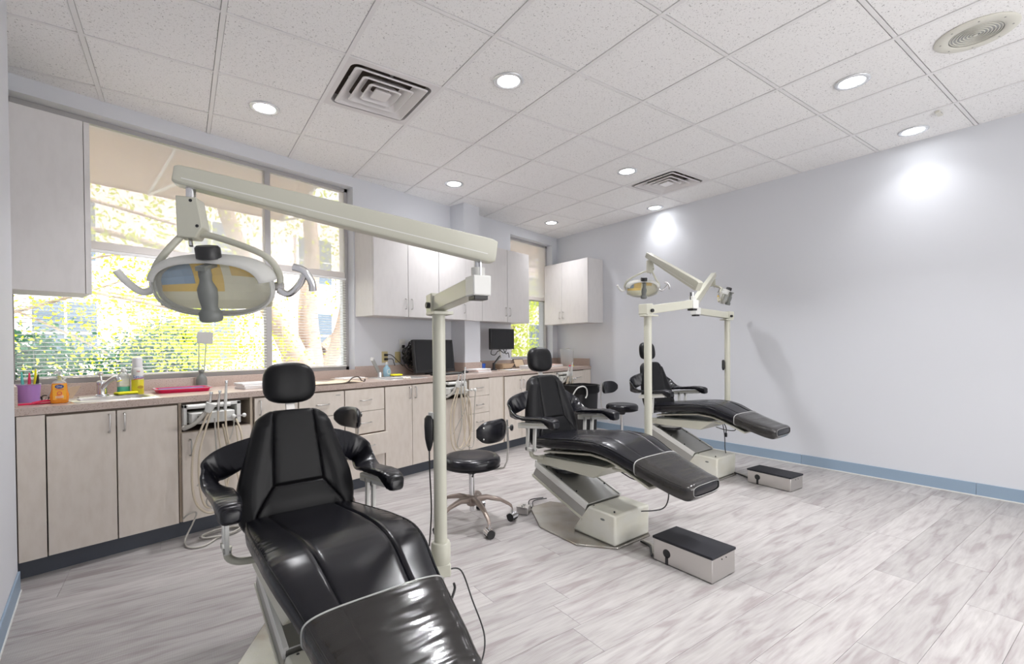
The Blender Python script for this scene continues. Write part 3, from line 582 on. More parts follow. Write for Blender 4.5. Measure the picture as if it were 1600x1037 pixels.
# ------------------------------------------------------------------ delivery units in the open bays
def delivery(x0, label, far=False, s=1.0, glb='grey'):
    w = empty('delivery_unit', (x0, 0, 0), label=label, category='delivery unit')
    f = MB(); y = 3.40
    f.box(.0, .33, y, y + .30, .815, .836); f.box(.0, .018, y, y + .30, .69, .836); f.box(.305, .33, y, y + .30, .69, .836); f.build('bracket_frame', m_white, w, bevel=.003)
    MB().box(.03, .275, y - .05, y + .12, .715, .785).build('control_box', m_white, w, bevel=.006)
    MB().box(.06, .12, y - .0515, y - .0495, .735, .765).build('gauge_panel', m_dgrey, w)
    MB().tube([(.0, y - .07, .83), (.24, y - .07, .826)], .013, 14).build('holder_bar', m_white, w, smooth=50)
    for x in (.02, .17): MB().box(x, x + .012, y - .065, y + .01, .818, .828).build('bar_arm', m_white, w)
    MB().cyl((.105, y - .085, .79), (.125, y - .095, .845), .019, .03, 18).build('holder_cup', m_white, w, smooth=50, bevel=.002)
    MB().tube([(.22, y - .06, .742), (.30, y - .07, .745), (.335, y - .07, .743)], .005, 8).build('side_rod', m_chrome, w)
    for x in (.26, .325): MB().sph((x, y - .07, .745), .014, 10, 8).build('rod_knob', m_white, w, smooth=60)
    tips = [(.115, .90, .010), (.165, .905, .008), (.205, .965, .009)]
    for k, (x, zt, r) in enumerate(tips):
        MB().tube([(x, y - .085, .79), (x + .002, y - .088, .85), (x + .006, y - .09, zt - .03), (x + .008, y - .092, zt)], [r, r * 1.1, r * .8, r * .75], 12).build('handpiece', m_nick if k < 2 else m_white, w, smooth=50)
        MB().lathe([(r * .6, 0), (r * 1.15, .002), (r * 1.15, .016), (r * .6, .018)], 12, Mx=Tr(x + .008, y - .092, zt)).build('tip_cap', m_chrome, w, smooth=50)
    Y = y - .085
    H = [ # bends of the hanging hoses
        ([(.115, Y, .80), (.08, Y - .005, .72), (.03, Y, .58), (.015, Y, .40), (.03, Y, .25), (.08, Y, .17), (.14, Y - .01, .155), (.22, Y, .20), (.30, Y, .34), (.31, Y + .02, .60), (.29, Y + .06, .72)], .0068, m_hose),
        ([(.125, Y - .01, .80), (.095, Y - .01, .70), (.055, Y - .012, .55), (.05, Y - .012, .38), (.075, Y - .01, .22), (.13, Y - .01, .19), (.19, Y, .24), (.23, Y + .01, .42), (.20, Y + .03, .70)], .0062, m_hose),
        ([(.165, Y, .79), (.165, Y, .66), (.18, Y - .005, .50), (.20, Y, .35), (.22, Y, .22), (.26, Y, .19), (.30, Y + .01, .30), (.28, Y + .03, .68)], .0050, m_hose),
        ([(.205, Y - .004, .79), (.21, Y - .006, .66), (.235, Y - .008, .52), (.27, Y - .004, .38), (.29, Y, .26)], .0062, m_hose),
        ([(.14, Y - .014, .75), (.145, Y - .014, .6), (.15, Y - .014, .42), (.11, Y - .014, .30), (.09, Y - .012, .22), (.15, Y - .01, .17), (.24, Y, .2)], .0048, m_hoseg),
        ([(.26, Y + .01, .735), (.25, Y, .66), (.20, Y - .004, .54), (.12, Y - .01, .45), (.04, Y - .01, .34)], .0040, m_hoseg),
        ([(.11, Y + .005, .81), (.05, Y + .01, .735), (-.01, Y + .03, .70), (-.04 + .05, Y + .10, .705)], .013, m_hoseg)]
    for q, r, mm in H: MB().tube(spline(q, 6), r, 8).build('hose', mm, w, smooth=60)
    return w
delivery(.912, 'near white dental delivery unit with looping beige hoses, beside the front chair')
o = delivery(3.075, 'middle white dental delivery unit with beige hoses, right of the front lamp pole')
MB().tube([(.27, 3.34, .742), (.375, 3.335, .742)], .005, 8).build('side_rod', m_chrome, o); MB().sph((.38, 3.335, .742), .018, 12, 8).build('rod_knob', m_white, o, smooth=60)
MB().tube(spline([(.38, 3.33, .73), (.374, 3.335, .6), (.366, 3.34, .4), (.368, 3.345, .22), (.33, 3.345, .15), (.25, 3.35, .2)], 6), .0045, 8).build('hose', m_hoseg, o, smooth=60)
delivery(5.075, 'far white dental delivery unit partly behind the second chair backrest')
w = empty('cable_coil', (1.0, 3.3, 0), label='beige cables coiled on the floor below the near delivery unit', category='cable')
for q in ([(-.10, .10, .13), (-.07, .08, .16), (-.03, .09, .15), (-.06, .07, .09), (-.11, .03, .02), (-.12, -.08, .008), (-.05, -.12, .007), (.06, -.04, .007), (.16, -.02, .007), (.3, .02, .007)],
          [(-.02, .02, .007), (.05, .09, .007), (.14, .08, .007), (.2, .0, .007), (.12, -.05, .007), (.02, -.03, .007), (-.02, .02, .012), (.08, .06, .018), (.17, .04, .015), (.3, .05, .007)],
          [(-.04, .0, .02), (.04, .05, .020), (.12, .05, .022), (.19, -.01, .02), (.1, -.07, .02), (-.01, -.04, .02), (-.03, .0, .028), (.05, .03, .03), (.2, .03, .02), (.32, .03, .008)]):
    MB().tube(spline(q, 7), .0052, 8).build('cable', m_hoseg, w, smooth=60)
# ------------------------------------------------------------------ dental chairs
AX = math.radians(78)
def sup(a, p): c, s = math.cos(a), math.sin(a); return (math.copysign(abs(c) ** (2 / p), c), math.copysign(abs(s) ** (2 / p), s))
ZT = [(-.43, .476), (-.38, .490), (-.25, .527), (-.124, .571), (-.03, .612), (.05, .632), (.15, .634), (.30, .620), (.45, .600), (.60, .582), (.70, .572)]
ZB = [(-.43, .383), (-.38, .393), (-.25, .437), (-.124, .483), (-.03, .519), (.09, .545), (.20, .541), (.35, .521), (.50, .500), (.70, .488)]
HWD = [(-.43, .150), (-.38, .166), (-.25, .188), (-.124, .208), (0, .236), (.10, .246), (.3, .240), (.5, .228), (.64, .212), (.70, .20)]
def pad_section(y, off=0.0, grooves=True, n=30, scale=1.0):
    zt = sm(y, ZT) + off; zb = sm(y, ZB) - off; hw = sm(y, HWD) * scale + off; zc = (zt + zb) / 2; H = (zt - zb) / 2; p = 4.2
    ss = set()
    for k in range(n + 1): ss.add(round(sup(PI * k / n, p)[0], 4))
    for k in range(1, 18): ss.add(round(-.9 + .1 * k, 4))
    if grooves:
        gx = sm(y, [(-.43, .075), (0, .115), (.3, .125), (.7, .13)]) / hw
        for g in (gx, -gx):
            for d in (-.03, -.012, 0, .012, .03): ss.add(g + d)
    ss = sorted(ss); top = []
    for s in ss:
        z = H * (max(0, 1 - abs(s) ** p)) ** (1 / p); x = hw * s; yy = y
        if grooves:
            d = min(abs(s - gx), abs(s + gx)) * hw
            z -= .007 * math.exp(-(d / .0045) ** 2); z += .003 * (1 if abs(s) > gx else 0) * (1 - abs(s))
            e = max(0, (abs(s) - .72) / .28) if abs(s) > .72 else 0
            if -.05 < y < .5: z += .0026 * e * math.sin(y * 270 + 2.5 * math.sin(y * 60)) * math.sin((y + .05) / .55 * PI)
        top.append((x, yy, zc + z))
    bot = [(hw * s, y, zc - H * (max(0, 1 - abs(s) ** p)) ** (1 / p)) for s in reversed(ss[1:-1:2])]
    return top + bot
def front_round(y): return 1.0
def dental_chair(loc, dz, label, mag=0):
    w = empty('dental_chair', (loc[0], loc[1], 0), AX - PI / 2, label=label, category='dental chair', group=None)
    # base
    MB().prism([(-.155, -.015), (.155, -.015), (.305, .17), (.29, .51), (.10, .83), (-.10, .83), (-.29, .51), (-.305, .17)], 0, .012, 'z').build('base_plate', m_plate, w, bevel=.003)
    b = MB().prism([(0.0, .012), (-.004, .195), (.205, .20), (.33, .03), (.33, .012)], -.166, .166, 'x').build('pedestal_cover', m_box, w, bevel=.012)
    o = MB().prism([(sup(2 * PI * k / 20, 2)[0] * .017 + .09, sup(2 * PI * k / 20, 2)[1] * .0065 + .15) for k in range(20)], -.1675, -.1655, 'x').build('badge', m_dgrey, b)
    for yy, zz in ((.03, .205), (.19, .199)): MB().sph((-.13, yy, zz - .002), .006, 8, 6).build('screw', m_blk, b)
    zt2 = .345 + dz
    def P(t, u):   # along the lift column, across its thickness
        a = Vector((.235, .155)); e = Vector((.70, zt2 - .02)); d = (e - a); nrm = Vector((-d.y, d.x)).normalized() * -1
        q = a + d * t + Vector((nrm.x, nrm.y)) * (u * .055); return (q.x, q.y)
    c = MB().prism([P(0, 1), P(1.02, 1), P(.98, -1), P(0, -1)], -.163, .163, 'x').build('lift_column', m_alu, w, bevel=.004)
    for sg in (-1, 1):
        for u0, u1, mm in ((-1.12, -.35, m_white), (.78, 1.10, m_cream)):
            MB().prism([P(0, u0), P(1.03, u0), P(1.01, u1), P(0, u1)], min(sg * .168, sg * .150), max(sg * .168, sg * .150), 'x').build('side_trim', mm, c, bevel=.002)
    for t in (.25, .55, .85):
        for x in (-.135, .135): q = P(t, -1.13); MB().sph((x, q[0], q[1]), .006, 8, 6).build('screw', m_blk, c)
    MB().cyl((0, .56, .325 + dz), (0, .56, .385 + dz), .105, .10, 28).build('swivel_disc', m_blk, w, smooth=50)
    MB().cyl((0, .56, .350 + dz), (0, .56, .395 + dz), .11, .12, 28).build('swivel_collar', m_white, w, smooth=50)
    Z = lambda y, z: (y, z + dz)
    MB().prism([Z(.655, .385), Z(.655, .432), Z(.50, .445), Z(.03, .472), Z(.145, .388)], -.185, .185, 'x').build('tilt_frame', m_cream, w, bevel=.004)
    MB().prism([Z(.60, .4415), Z(.08, .4715), Z(.10, .474), Z(.60, .450)], -.165, .165, 'x').build('frame_recess', m_dgrey, w)
    und = [(.60, .476), (.35, .508), (.18, .529), (.05, .520), (-.03, .500), (-.124, .465), (-.24, .420)]
    MB().prism([Z(y, z) for y, z in und] + [Z(y, z - .014) for y, z in reversed(und)], -.172, .172, 'x').build('seat_rail', m_cream, w, bevel=.003)
    for s in (-1, 1):
        MB().tube(spline([(s * .14, .03, .465 + dz), (s * .14, -.02, .46 + dz), (s * .13, -.06, .477 + dz)], 4), .008, 8).build('rail_brace', m_cream, w, smooth=50)
        MB().tube([(s * .12, .56, .44 + dz), (s * .12, .56, .50 + dz)], .016, 12).build('seat_support', m_alu, w, smooth=50)
    MB().tube(spline([(-.02, -.06, .46 + dz), (-.02, -.09, .40 + dz), (0, .0, .385 + dz), (.05, .12, .39 + dz)], 5), .004, 6).build('under_cable', m_blk, w, smooth=60)
    # seat and legrest cushion
    secs = []
    ys = [-.43 + .0098 * k for k in range(int(1.10 / .0098) + 1)]
    def capsec(y, k): 
        s = pad_section(y); zc = sum(p[2] for p in s) / len(s); return [(p[0] * k, p[1], zc + (p[2] - zc) * k) for p in s]
    def nose(t, off=0.0, grooves=True):
        s = pad_section(-.43, off, grooves); zc = sum(p[2] for p in s) / len(s); k = max(.12, math.cos(t)) ** .75
        return [(p[0] * (1 - .42 * (1 - k)), -.43 - (.042 + off) * math.sin(t), zc + (p[2] - zc) * k) for p in s]
    for t in (1.52, 1.42, 1.25, 1.05, .8, .5, .25): secs.append(nose(t))
    secs += [pad_section(y) for y in ys]
    s = secs[-1]; zc = sum(p[2] for p in s) / len(s)
    for yy, k in ((ys[-1] + .012, .9), (ys[-1] + .018, .7)): secs.append([(p[0] * (1 - (1 - k) * .3), yy, zc + (p[2] - zc) * k) for p in s])
    secs = [[(p[0], p[1], p[2] + dz) for p in q] for q in secs]
    seat = MB().ring(secs).build('seat_cushion', m_lea, w, smooth=50)
    for sg in (-1, 1):
        pts = []
        for y in [-.42 + .03 * k for k in range(37)]:
            hw = sm(y, HWD); zt = sm(y, ZT); zb = sm(y, ZB); p = 4.2; sx = .965; z = (zt + zb) / 2 + (zt - zb) / 2 * (1 - sx ** p) ** (1 / p); pts.append((sg * (hw * sx + .0015), y, z + .0015 + dz))
        MB().tube(pts, .0028, 6).build('piping', m_leb, seat, smooth=60)
    # clear vinyl cover over the foot end
    fs = []
    for t in (1.12, 1.0, .8, .5, .25): fs.append([(p[0], p[1], p[2] + dz) for p in nose(t, .005, False)])
    for y in [-.43 + .0125 * k for k in range(22)]: fs.append([(p[0], p[1], p[2] + dz) for p in pad_section(y, .005, False)])
    cov = MB().ring(fs, cap=False).build('foot_cover', m_vinyl, w, smooth=60)
    last = fs[-1]; MB().tube(last[::1], .0028, 6, loop=True).build('cover_rim', mat('vinyl_rim', (.42, .42, .41), .22), cov, smooth=60)
    MB().tube(fs[0], .0012, 6, loop=True).build('cover_rim', bpy.data.materials['vinyl_rim'], cov, smooth=60)
    # backrest: local frame h up, t forward
    ta = math.radians(15.5)
    def BK(x, t, h): return (x, .665 + h * math.sin(ta) - t * math.cos(ta), .475 + dz + h * math.cos(ta) + t * math.sin(ta))
    HB = [(0, .150), (.02, .195), (.07, .226), (.14, .234), (.22, .226), (.30, .202), (.38, .178), (.44, .160), (.475, .148), (.492, .134), (.503, .112), (.512, .085)]
    def backsec(h, k=1.0):
        hw = sm(h, HB) * (1 if k == 1 else .9 + .1 * k); out = []; p = 3.6; TH = .052 * k
        gx = interp(h, [(0, .20), (.10, .165), (.20, .098), (.30, .094), (.5, .080)]) / hw
        ss = set(round(sup(PI * q / 26, p)[0], 4) for q in range(27)) | set(round(-.9 + .1 * q, 4) for q in range(19))
        if gx < .93:
            for g in (gx, -gx):
                for d in (-.03, -.012, 0, .012, .03): ss.add(g + d)
        else:
            for q in range(10): ss.add(.905 + .001 * q); 
        ss = sorted(ss)
        while len(ss) > 58: ss.pop(3)
        while len(ss) < 58: ss.append(ss[-1] - .0001); ss.sort()
        for s in ss:
            t = TH * (max(0, 1 - abs(s) ** p)) ** (1 / p); d = min(abs(s - gx), abs(s + gx)) * hw
            t += .012 * k * max(0, 1 - ((abs(s) * hw - hw * .82) / .055) ** 2) if h < .46 else 0
            if gx < .93: t -= .008 * math.exp(-(d / .0045) ** 2)
            inner = abs(s) < gx
            if inner: t -= .008 * math.exp(-((h - .20) / .0055) ** 2); t += .010 * math.exp(-((h - .12) / .06) ** 2)
            out.append(BK(hw * s, t, h))
        for s in reversed(ss[1:-1:2]): out.append(BK(hw * s, -.035 * k * (max(0, 1 - abs(s) ** p)) ** (1 / p), h))
        return out
    hs = sorted(set([round(.0125 * k, 4) for k in range(41)] + [.186, .192, .196, .2, .204, .208, .214]))
    bsx = [backsec(0, .5), backsec(.002, .8)] + [backsec(h) for h in hs[1:]] + [backsec(.507, .85), backsec(.512, .6)]
    back = MB().ring(bsx).build('backrest', m_leb, w, smooth=50)
    MB().prism([(-.16, .04), (.16, .04), (.10, .42), (-.10, .42)], 0, .02, 'y', Mx=Matrix(((1, 0, 0, 0), (0, math.cos(ta), math.sin(ta), .665 + .036), (0, -math.sin(ta), math.cos(ta), .475 + dz), (0, 0, 0, 1)))).build('back_shell', m_dgrey, w, bevel=.004)
    MB().box(-.019, .019, -.006, .006, .44, .60, Mx=Matrix(((1, 0, 0, 0), (0, math.cos(ta), math.sin(ta), .665 + .012), (0, -math.sin(ta), math.cos(ta), .475 + dz), (0, 0, 0, 1)))).build('headrest_bar', m_nick, w, bevel=.002)
    hd = []
    HWf = lambda h: .109 * (1 - abs((h - .080) / (.0985 if h > .08 else .0805)) ** 3.0) ** (1 / 3.0)
    ha = math.radians(6)
    for h, k in ((0.0005, .45), (.003, .65), (.008, .8), (.016, .92), (.03, 1), (.05, 1.02), (.07, 1.03), (.09, 1.03), (.11, 1.0), (.13, .97), (.145, .92), (.157, .84), (.166, .72), (.172, .58), (.1765, .40), (.178, .3)):
        hw = HWf(h); sec = []
        for q in range(40):
            cx, cy = sup(2 * PI * q / 40, 2.6); t = .046 * k * cy; x = hw * cx
            if cy > 0: t -= .006 * math.exp(-(x / .05) ** 2) * k
            sec.append((x, .815 + h * math.sin(ha) - t, 1.0 + dz + h))
        hd.append(sec)
    head = MB().ring(hd).build('headrest', m_leb, w, smooth=60)
    # arms
    for s in (-1, 1):
        X = .292 * s
        bar = MB().prism([Z(.412, .700), Z(.70, .668), Z(.70, .632), Z(.412, .664)], X - .024, X + .024, 'x').build('arm_bar', m_white, w, bevel=.003)
        MB().prism([Z(.430, .688), Z(.69, .659), Z(.69, .652), Z(.430, .681)], X - .0255, X + .0255, 'x').build('arm_groove', m_box, bar)
        #      point                     width vec                 half-w  half-t
        A = [((X, .345, .690), (1, 0, 0), .020, .014), ((X, .352, .690), (1, 0, 0), .031, .028), ((X, .375, .695), (1, 0, 0), .037, .033), ((X, .405, .706), (1, 0, 0), .041, .026), ((X, .45, .716), (1, 0, 0), .043, .017), ((X, .55, .708), (1, 0, 0), .044, .015),
             ((X, .63, .702), (1, 0, 0), .046, .013), ((X * 1.02, .70, .702), (1, 0, .3 * s), .051, .011), ((X * 1.05, .76, .716), (.7, .1, .75 * s), .056, .0095), ((X * 1.05, .795, .742), (.25, .1, 1.0 * s), .060, .009),
             ((X * .94, .80, .768), (-.15, .05, 1.0 * s), .061, .009), ((X * .80, .785, .792), (-.35, 0, 1.0 * s), .060, .009), ((X * .66, .765, .812), (-.45, 0, 1.0 * s), .056, .009), ((X * .5, .75, .832), (-.5, 0, 1.0 * s), .048, .009)]
        path = spline([a[0] for a in A], 5); m = len(path); secs = []
        for k in range(m):
            f = k / (m - 1) * (len(A) - 1); i = min(int(f), len(A) - 2); u = f - i
            wv = (Vector(A[i][1]).normalized() * (1 - u) + Vector(A[i + 1][1]).normalized() * u); tg = (path[min(k + 1, m - 1)] - path[max(k - 1, 0)]).normalized()
            wv = (wv - tg * wv.dot(tg)).normalized(); tv = tg.cross(wv); hw = A[i][2] * (1 - u) + A[i + 1][2] * u; ht = A[i][3] * (1 - u) + A[i + 1][3] * u
            ht += .0012 * math.sin(k * 2.1)
            secs.append([tuple(path[k] + wv * hw * sup(2 * PI * q / 24, 4.0)[0] + tv * ht * sup(2 * PI * q / 24, 4.0)[1] + Vector((0, 0, dz))) for q in range(24)])
        ap = MB().ring(secs).build('arm_pad', m_lea, w, smooth=55)
        for yy in (.565, .635):
            MB().prism([Z(yy + .012, .655), Z(yy - .012, .657), Z(yy - .004 , .49), Z(yy + .020, .49)], X - .007 - .012 * s, X + .007 - .012 * s, 'x').build('arm_link', m_white, w, bevel=.002)
            MB().cyl((X - .012 * s - .012, yy, .648 + dz), (X - .012 * s + .012, yy, .648 + dz), .011, n=12).build('pivot', m_alu, w, smooth=50)
            MB().cyl((X - .012 * s - .012, yy + .008, .498 + dz), (X - .012 * s + .012, yy + .008, .498 + dz), .011, n=12).build('pivot', m_alu, w, smooth=50)
        MB().tube(spline([(X - .02 * s, .61, .500 + dz), (X - .02 * s, .61, .462 + dz), (X - .05 * s, .605, .438 + dz), (X - .11 * s, .60, .43 + dz), (X - .16 * s, .60, .43 + dz)], 5), .014, 10).build('arm_bracket', m_cream, w, smooth=60)
        MB().box(X - .012 * s - .011, X - .012 * s + .011, .565, .655, .484 + dz, .506 + dz).build('link_plate', m_white, w, bevel=.003)
    return w
ch1 = dental_chair((.79, 1.27), -.055, 'front black leather dental chair, nearest the camera, clear vinyl over its foot end')
ch2 = dental_chair((2.63, 1.23), 0, 'middle black dental chair standing before the far window, its base plate in full view')
ch3 = dental_chair((4.44, 1.18), .04, 'far black dental chair by the right wall, partly behind a lamp pole')

# ------------------------------------------------------------------ post lamps
m_dich = mat('amber_reflector', (.95, .60, .06), .22, .35); m_dichb = mat('blue_reflector_facet', (.25, .40, .62), .2, .7); m_refl = mat('pale_reflector_facet', (.95, .90, .68), .25, .25)
def post_lamp(base, ztop, elbow, rtop, armA, armB, hang, head, face, label, zc=(.33, .415), hs=1.0, tilt=0.30, brk=None, ctrl=None, thick=1.0):
    """base (x,y); elbow: outer end of the lower arm (x,y,z); rtop: riser top; armA: thick end, armB: thin end of spring arm; hang: (z top, z bottom); head centre; face: direction angle the light looks toward"""
    bx, by = base; w = empty('post_lamp', (bx, by, 0), label=label, category='dental lamp')
    L_ = lambda p: Vector((p[0] - bx, p[1] - by, p[2]))
    MB().cyl((0, 0, zc[0]), (0, 0, ztop), .0255, n=28).build('pole', m_cream, w, smooth=50)
    MB().lathe([(.036, zc[0] - .001), (.0385, zc[0] + .004), (.0385, zc[1] - .012), (.035, zc[1] - .002), (.027, zc[1])], 28).build('collar', m_cream, w, smooth=40)
    if brk:
        a = L_(brk); d = (Vector((0, 0, 0)) - Vector((a.x, a.y, 0))); ang = math.atan2(d.y, d.x); ln = d.length
        MB().box(0, ln + .035, -.03, .03, zc[0] - .052, zc[0], Mx=Tr(a.x, a.y, 0) @ Rz(ang)).build('mounting_arm', m_cream, w, bevel=.005)
        MB().cyl((0, 0, zc[0] - .07), (0, 0, zc[0] - .05), .012, n=10).build('clamp_bolt', m_blk, w)
    e = L_(elbow); ang = math.atan2(e.y, e.x); ln = math.hypot(e.x, e.y); R = Rz(ang); h = .029 * thick; zt = ztop
    MB().prism([(-.052, zt + .012), (-.052, zt + .078), (.012, zt + .082), (.012, zt + .002), (-.035, zt - .004)], -.035, .035, 'y', Mx=R).build('elbow_block', m_cream, w, bevel=.004)
    MB().prism([(-.06, .02), (-.02, .045), (.06, .04), (.06, -.04), (-.02, -.045), (-.06, -.02)], zt - .004, zt + .008, 'z', Mx=R).build('swivel_flange', m_cream, w, bevel=.002)
    MB().cyl(R @ Vector((-.005, -.036, zt + .034)), R @ Vector((-.005, -.050, zt + .034)), .012, n=8).build('lock_knob', m_blk, w); MB().cyl(R @ Vector((-.005, .036, zt + .034)), R @ Vector((-.005, .050, zt + .034)), .012, n=8).build('lock_knob', m_blk, w)
    z1 = e.z; MB().ring([[R @ Vector((x, y * .027, z + q * h)) for y, q in ((-1, -1), (1, -1), (1, 1), (-1, 1))] for x, z in ((.010, zt + .042), (ln - .028, z1))]).build('lower_arm', m_cream, w, bevel=.003)
    MB().ring([[R @ Vector((x, y * .031, z1 + q * (h + .003))) for y, q in ((-1, -1), (1, -1), (1, 1), (-1, 1))] for x in (ln - .034, ln + .034)]).build('lower_arm_end', m_white, w, bevel=.004)
    MB().box(-.024, .024, -.024, .024, z1 - h - .016, z1 - h + .0, Mx=Tr(e.x, e.y, 0) @ R).build('socket', m_blk, w, bevel=.002)
    rt = L_(rtop)
    MB().cyl((e.x, e.y, z1 + h), (rt.x, rt.y, rt.z), .013, n=16).build('riser', m_chrome, w, smooth=50)
    MB().cyl((e.x, e.y, z1 + h), (e.x, e.y, z1 + h + .03), .022, n=16).build('riser_sleeve', m_white, w, smooth=50)
    for d in (-.02, .02): MB().cyl(R @ Vector((ln + d, .0, z1 + h)), R @ Vector((ln + d, 0, rt.z)), .004, n=8).build('guide_pin', m_blk if d < 0 else m_chrome, w)
    A = L_(armA); Bp = L_(armB); d = (Bp - A); side = Vector((d.y, -d.x, 0)).normalized(); upv = side.cross(d).normalized(); upv = upv if upv.z > 0 else -upv
    hA, hB, wA = .037, .023, .024; dn = d.normalized()
    mb = MB(); mb.ring([[P + side * a * ww + upv * b * hh for a, b in ((-1, -.75), (-.8, -1), (.8, -1), (1, -.75), (1, 1), (-1, 1))] for P, hh, ww in ((A, hA * .86, wA), (A + dn * .02, hA, wA), (A + d * .6, (hA + hB) / 2 * 1.02, wA), (Bp - dn * .012, hB, wA * .95), (Bp, hB * .8, wA * .8))]); mb.build('spring_arm', m_cream, w, bevel=.003)
    mb = MB(); mb.ring([[P + side * a * ww + upv * (b * .0012 - hh * .38) for a, b in ((-1, -1), (1, -1), (1, 1), (-1, 1))] for P, hh, ww in ((A + dn * .03, hA, wA + .0006), (Bp - dn * .02, hB, wA * .96 + .0006))]); mb.build('seam_line', m_white, w)
    h0 = L_((armB[0], armB[1], armB[2])) - dn * .035; hz0, hz1 = hang
    MB().cyl((h0.x, h0.y, hz0 - .02), (h0.x, h0.y, h0.z - hB * .6), .011 * hs, n=16).build('hanger_tube', m_chrome, w, smooth=50)
    fa = Rz(face + PI / 2)     # local -y looks toward the face direction
    HT = Tr(h0.x, h0.y, 0) @ fa
    MB().prism([(-.026, hz0), (.022, hz0 - .004), (.034, hz1 + .028), (.016, hz1), (-.024, hz1 + .002)], -.022, .022, 'y', Mx=HT).build('hanger_box', m_cream, w, bevel=.003)
    MB().cyl(HT @ Vector((-.001, -.006, hz1 + .004)), HT @ Vector((.004, -.012, hz1 - .018)), .005, n=8).build('toggle_switch', m_chrome, w)
    for x, z in ((.008, hz0 - .012), (.022, hz1 + .03)): MB().cyl(HT @ Vector((x, -.0225, z)), HT @ Vector((x, -.0205, z)), .004, n=10).build('screw', m_blk, w)
    c = L_(head); HM = Tr(c.x, c.y, c.z) @ fa @ Matrix.Rotation(tilt, 4, 'X'); k = hs
    # yoke (local x across the head, z up, -y forward)
    hp = HM.inverted() @ Vector((h0.x, h0.y, hz1 + .012))
    for s in (-1, 1):
        q = [(hp.x, hp.y, hp.z), (hp.x + s * (.05 if s * hp.x < 0 else .018), hp.y - .005, hp.z - .001), (s * (.105 if s * hp.x < 0 else .116), .012, .078 if s * hp.x < 0 else .072), (s * .140, .006, .035), (s * .142, 0, .0)]
        MB().tube(spline(q, 6), [.0085] * 3 + [.0085] * 22, 8, Mx=HM).build('yoke', m_cream, w, smooth=60)
        MB().cyl((s * .126, 0, 0), (s * .150, 0, 0), .011, n=14, Mx=HM).build('yoke_pivot', m_nick, w, smooth=50)
        MB().tube(spline([(s * .140, -.01, -.008), (s * .165, -.014, -.016), (s * .192, -.016, .008), (s * .208, -.02, .036)], 5), .0085, 10, Mx=HM).build('handle_arm', m_chrome if s > 0 else m_white, w, smooth=60)
        if s > 0: MB().tube(spline([(.182, -.018, .052), (.206, -.02, .044), (.222, -.02, .018), (.224, -.02, -.006)], 5), .0095, 10, Mx=HM).build('handle_grip', m_chrome, w, smooth=60)
    # reflector: facetted oblong dish
    nx, nz = 12, 6; vs = []; cells = {}
    def dish(u, v): x = u * .125; z = v * .062 * math.sqrt(max(0, 1 - .45 * u * u)); return (x, .034 - .05 * (u * u * .75 + v * v * .45), z)
    for nm, mm in (('reflector_blue', m_dichb), ('reflector_amber', m_dich), ('reflector_pale', m_refl)):
        mb = MB()
        for i in range(nx):
            for j in range(nz):
                u0, u1 = -1 + 2 * i / nx, -1 + 2 * (i + 1) / nx; v0, v1 = -1 + 2 * j / nz, -1 + 2 * (j + 1) / nz; um = (u0 + u1) / 2; vm = (v0 + v1) / 2
                kind = 'reflector_blue' if (um < -.55 and vm > .1) else 'reflector_amber' if (vm > -.2 and um < .05) or (.1 < um < .6 and vm > .3) else 'reflector_pale'
                if kind != nm: continue
                a = [dish(u0, v0), dish(u1, v0), dish(u1, v1), dish(u0, v1)]; b = [(p[0], p[1] + .004, p[2]) for p in a]
                mb.ring([a, b])
        mb.build('reflector', mm, w).matrix_local = HM
    out = [(.128 * sup(2 * PI * q / 48, 2.5)[0], 0, .066 * sup(2 * PI * q / 48, 2.5)[1]) for q in range(48)]
    rim = [(x, -.014 + .0 * z + .02 * (1 - (x / .128) ** 2) * 0, z) for x, y, z in out]
    o = MB().tube(rim, .006, 8, loop=True).build('reflector_rim', m_trans, w, smooth=60); o.matrix_local = HM
    # translucent hood over the top and clear shield below/in front
    def lip(f, y, dz=0): return [(x * f, y, z * f + dz) for x, _, z in out]
    o = MB().ring([lip(1.0, -.014), lip(1.03, -.03), lip(.98, -.05), lip(.80, -.064), lip(.5, -.072), lip(.15, -.075)], cap=False).build('front_shield', m_shield, w, smooth=60); o.matrix_local = HM
    o = MB().tube(lip(1.02, -.033), .0035, 6, loop=True).build('shield_rim', m_trans, w, smooth=60); o.matrix_local = HM
    top = [[(x * f, y, z * f + .006) for x, _, z in out[1:24]] for f, y in ((1.0, .03), (1.08, .005), (1.10, -.025), (1.03, -.055), (.90, -.068))]
    o = MB().ring(top, closed=False, cap=False).build('hood', m_trans, w, smooth=60); md = o.modifiers.new('s', 'SOLIDIFY'); md.thickness = .004; o.matrix_local = HM
    MB().lathe([(.010, -.096), (.025, -.095), (.0275, -.090), (.0275, -.072), (.022, -.066), (.0185, -.058), (.0225, -.030), (.0230, -.008), (.0155, .010), (.014, .018), (.0155, .030), (.0145, .045), (.011, .05)], 24, Mx=HM @ Tr(.004, -.078, .012) @ Matrix.Diagonal((.9, .9, .86, 1))).build('bulb_housing', m_dgrey if True else 0, w, smooth=45)
    MB().box(-.006, .014, -.10, -.03, .050, .060, Mx=HM).build('bulb_bracket', m_dgrey, w)
    MB().lathe([(.018, .070), (.0265, .072), (.0265, .096), (.022, .101), (.001, .102)], 24, Mx=HM @ Tr(.004, -.045, 0)).build('top_cap', m_blk, w, smooth=45)
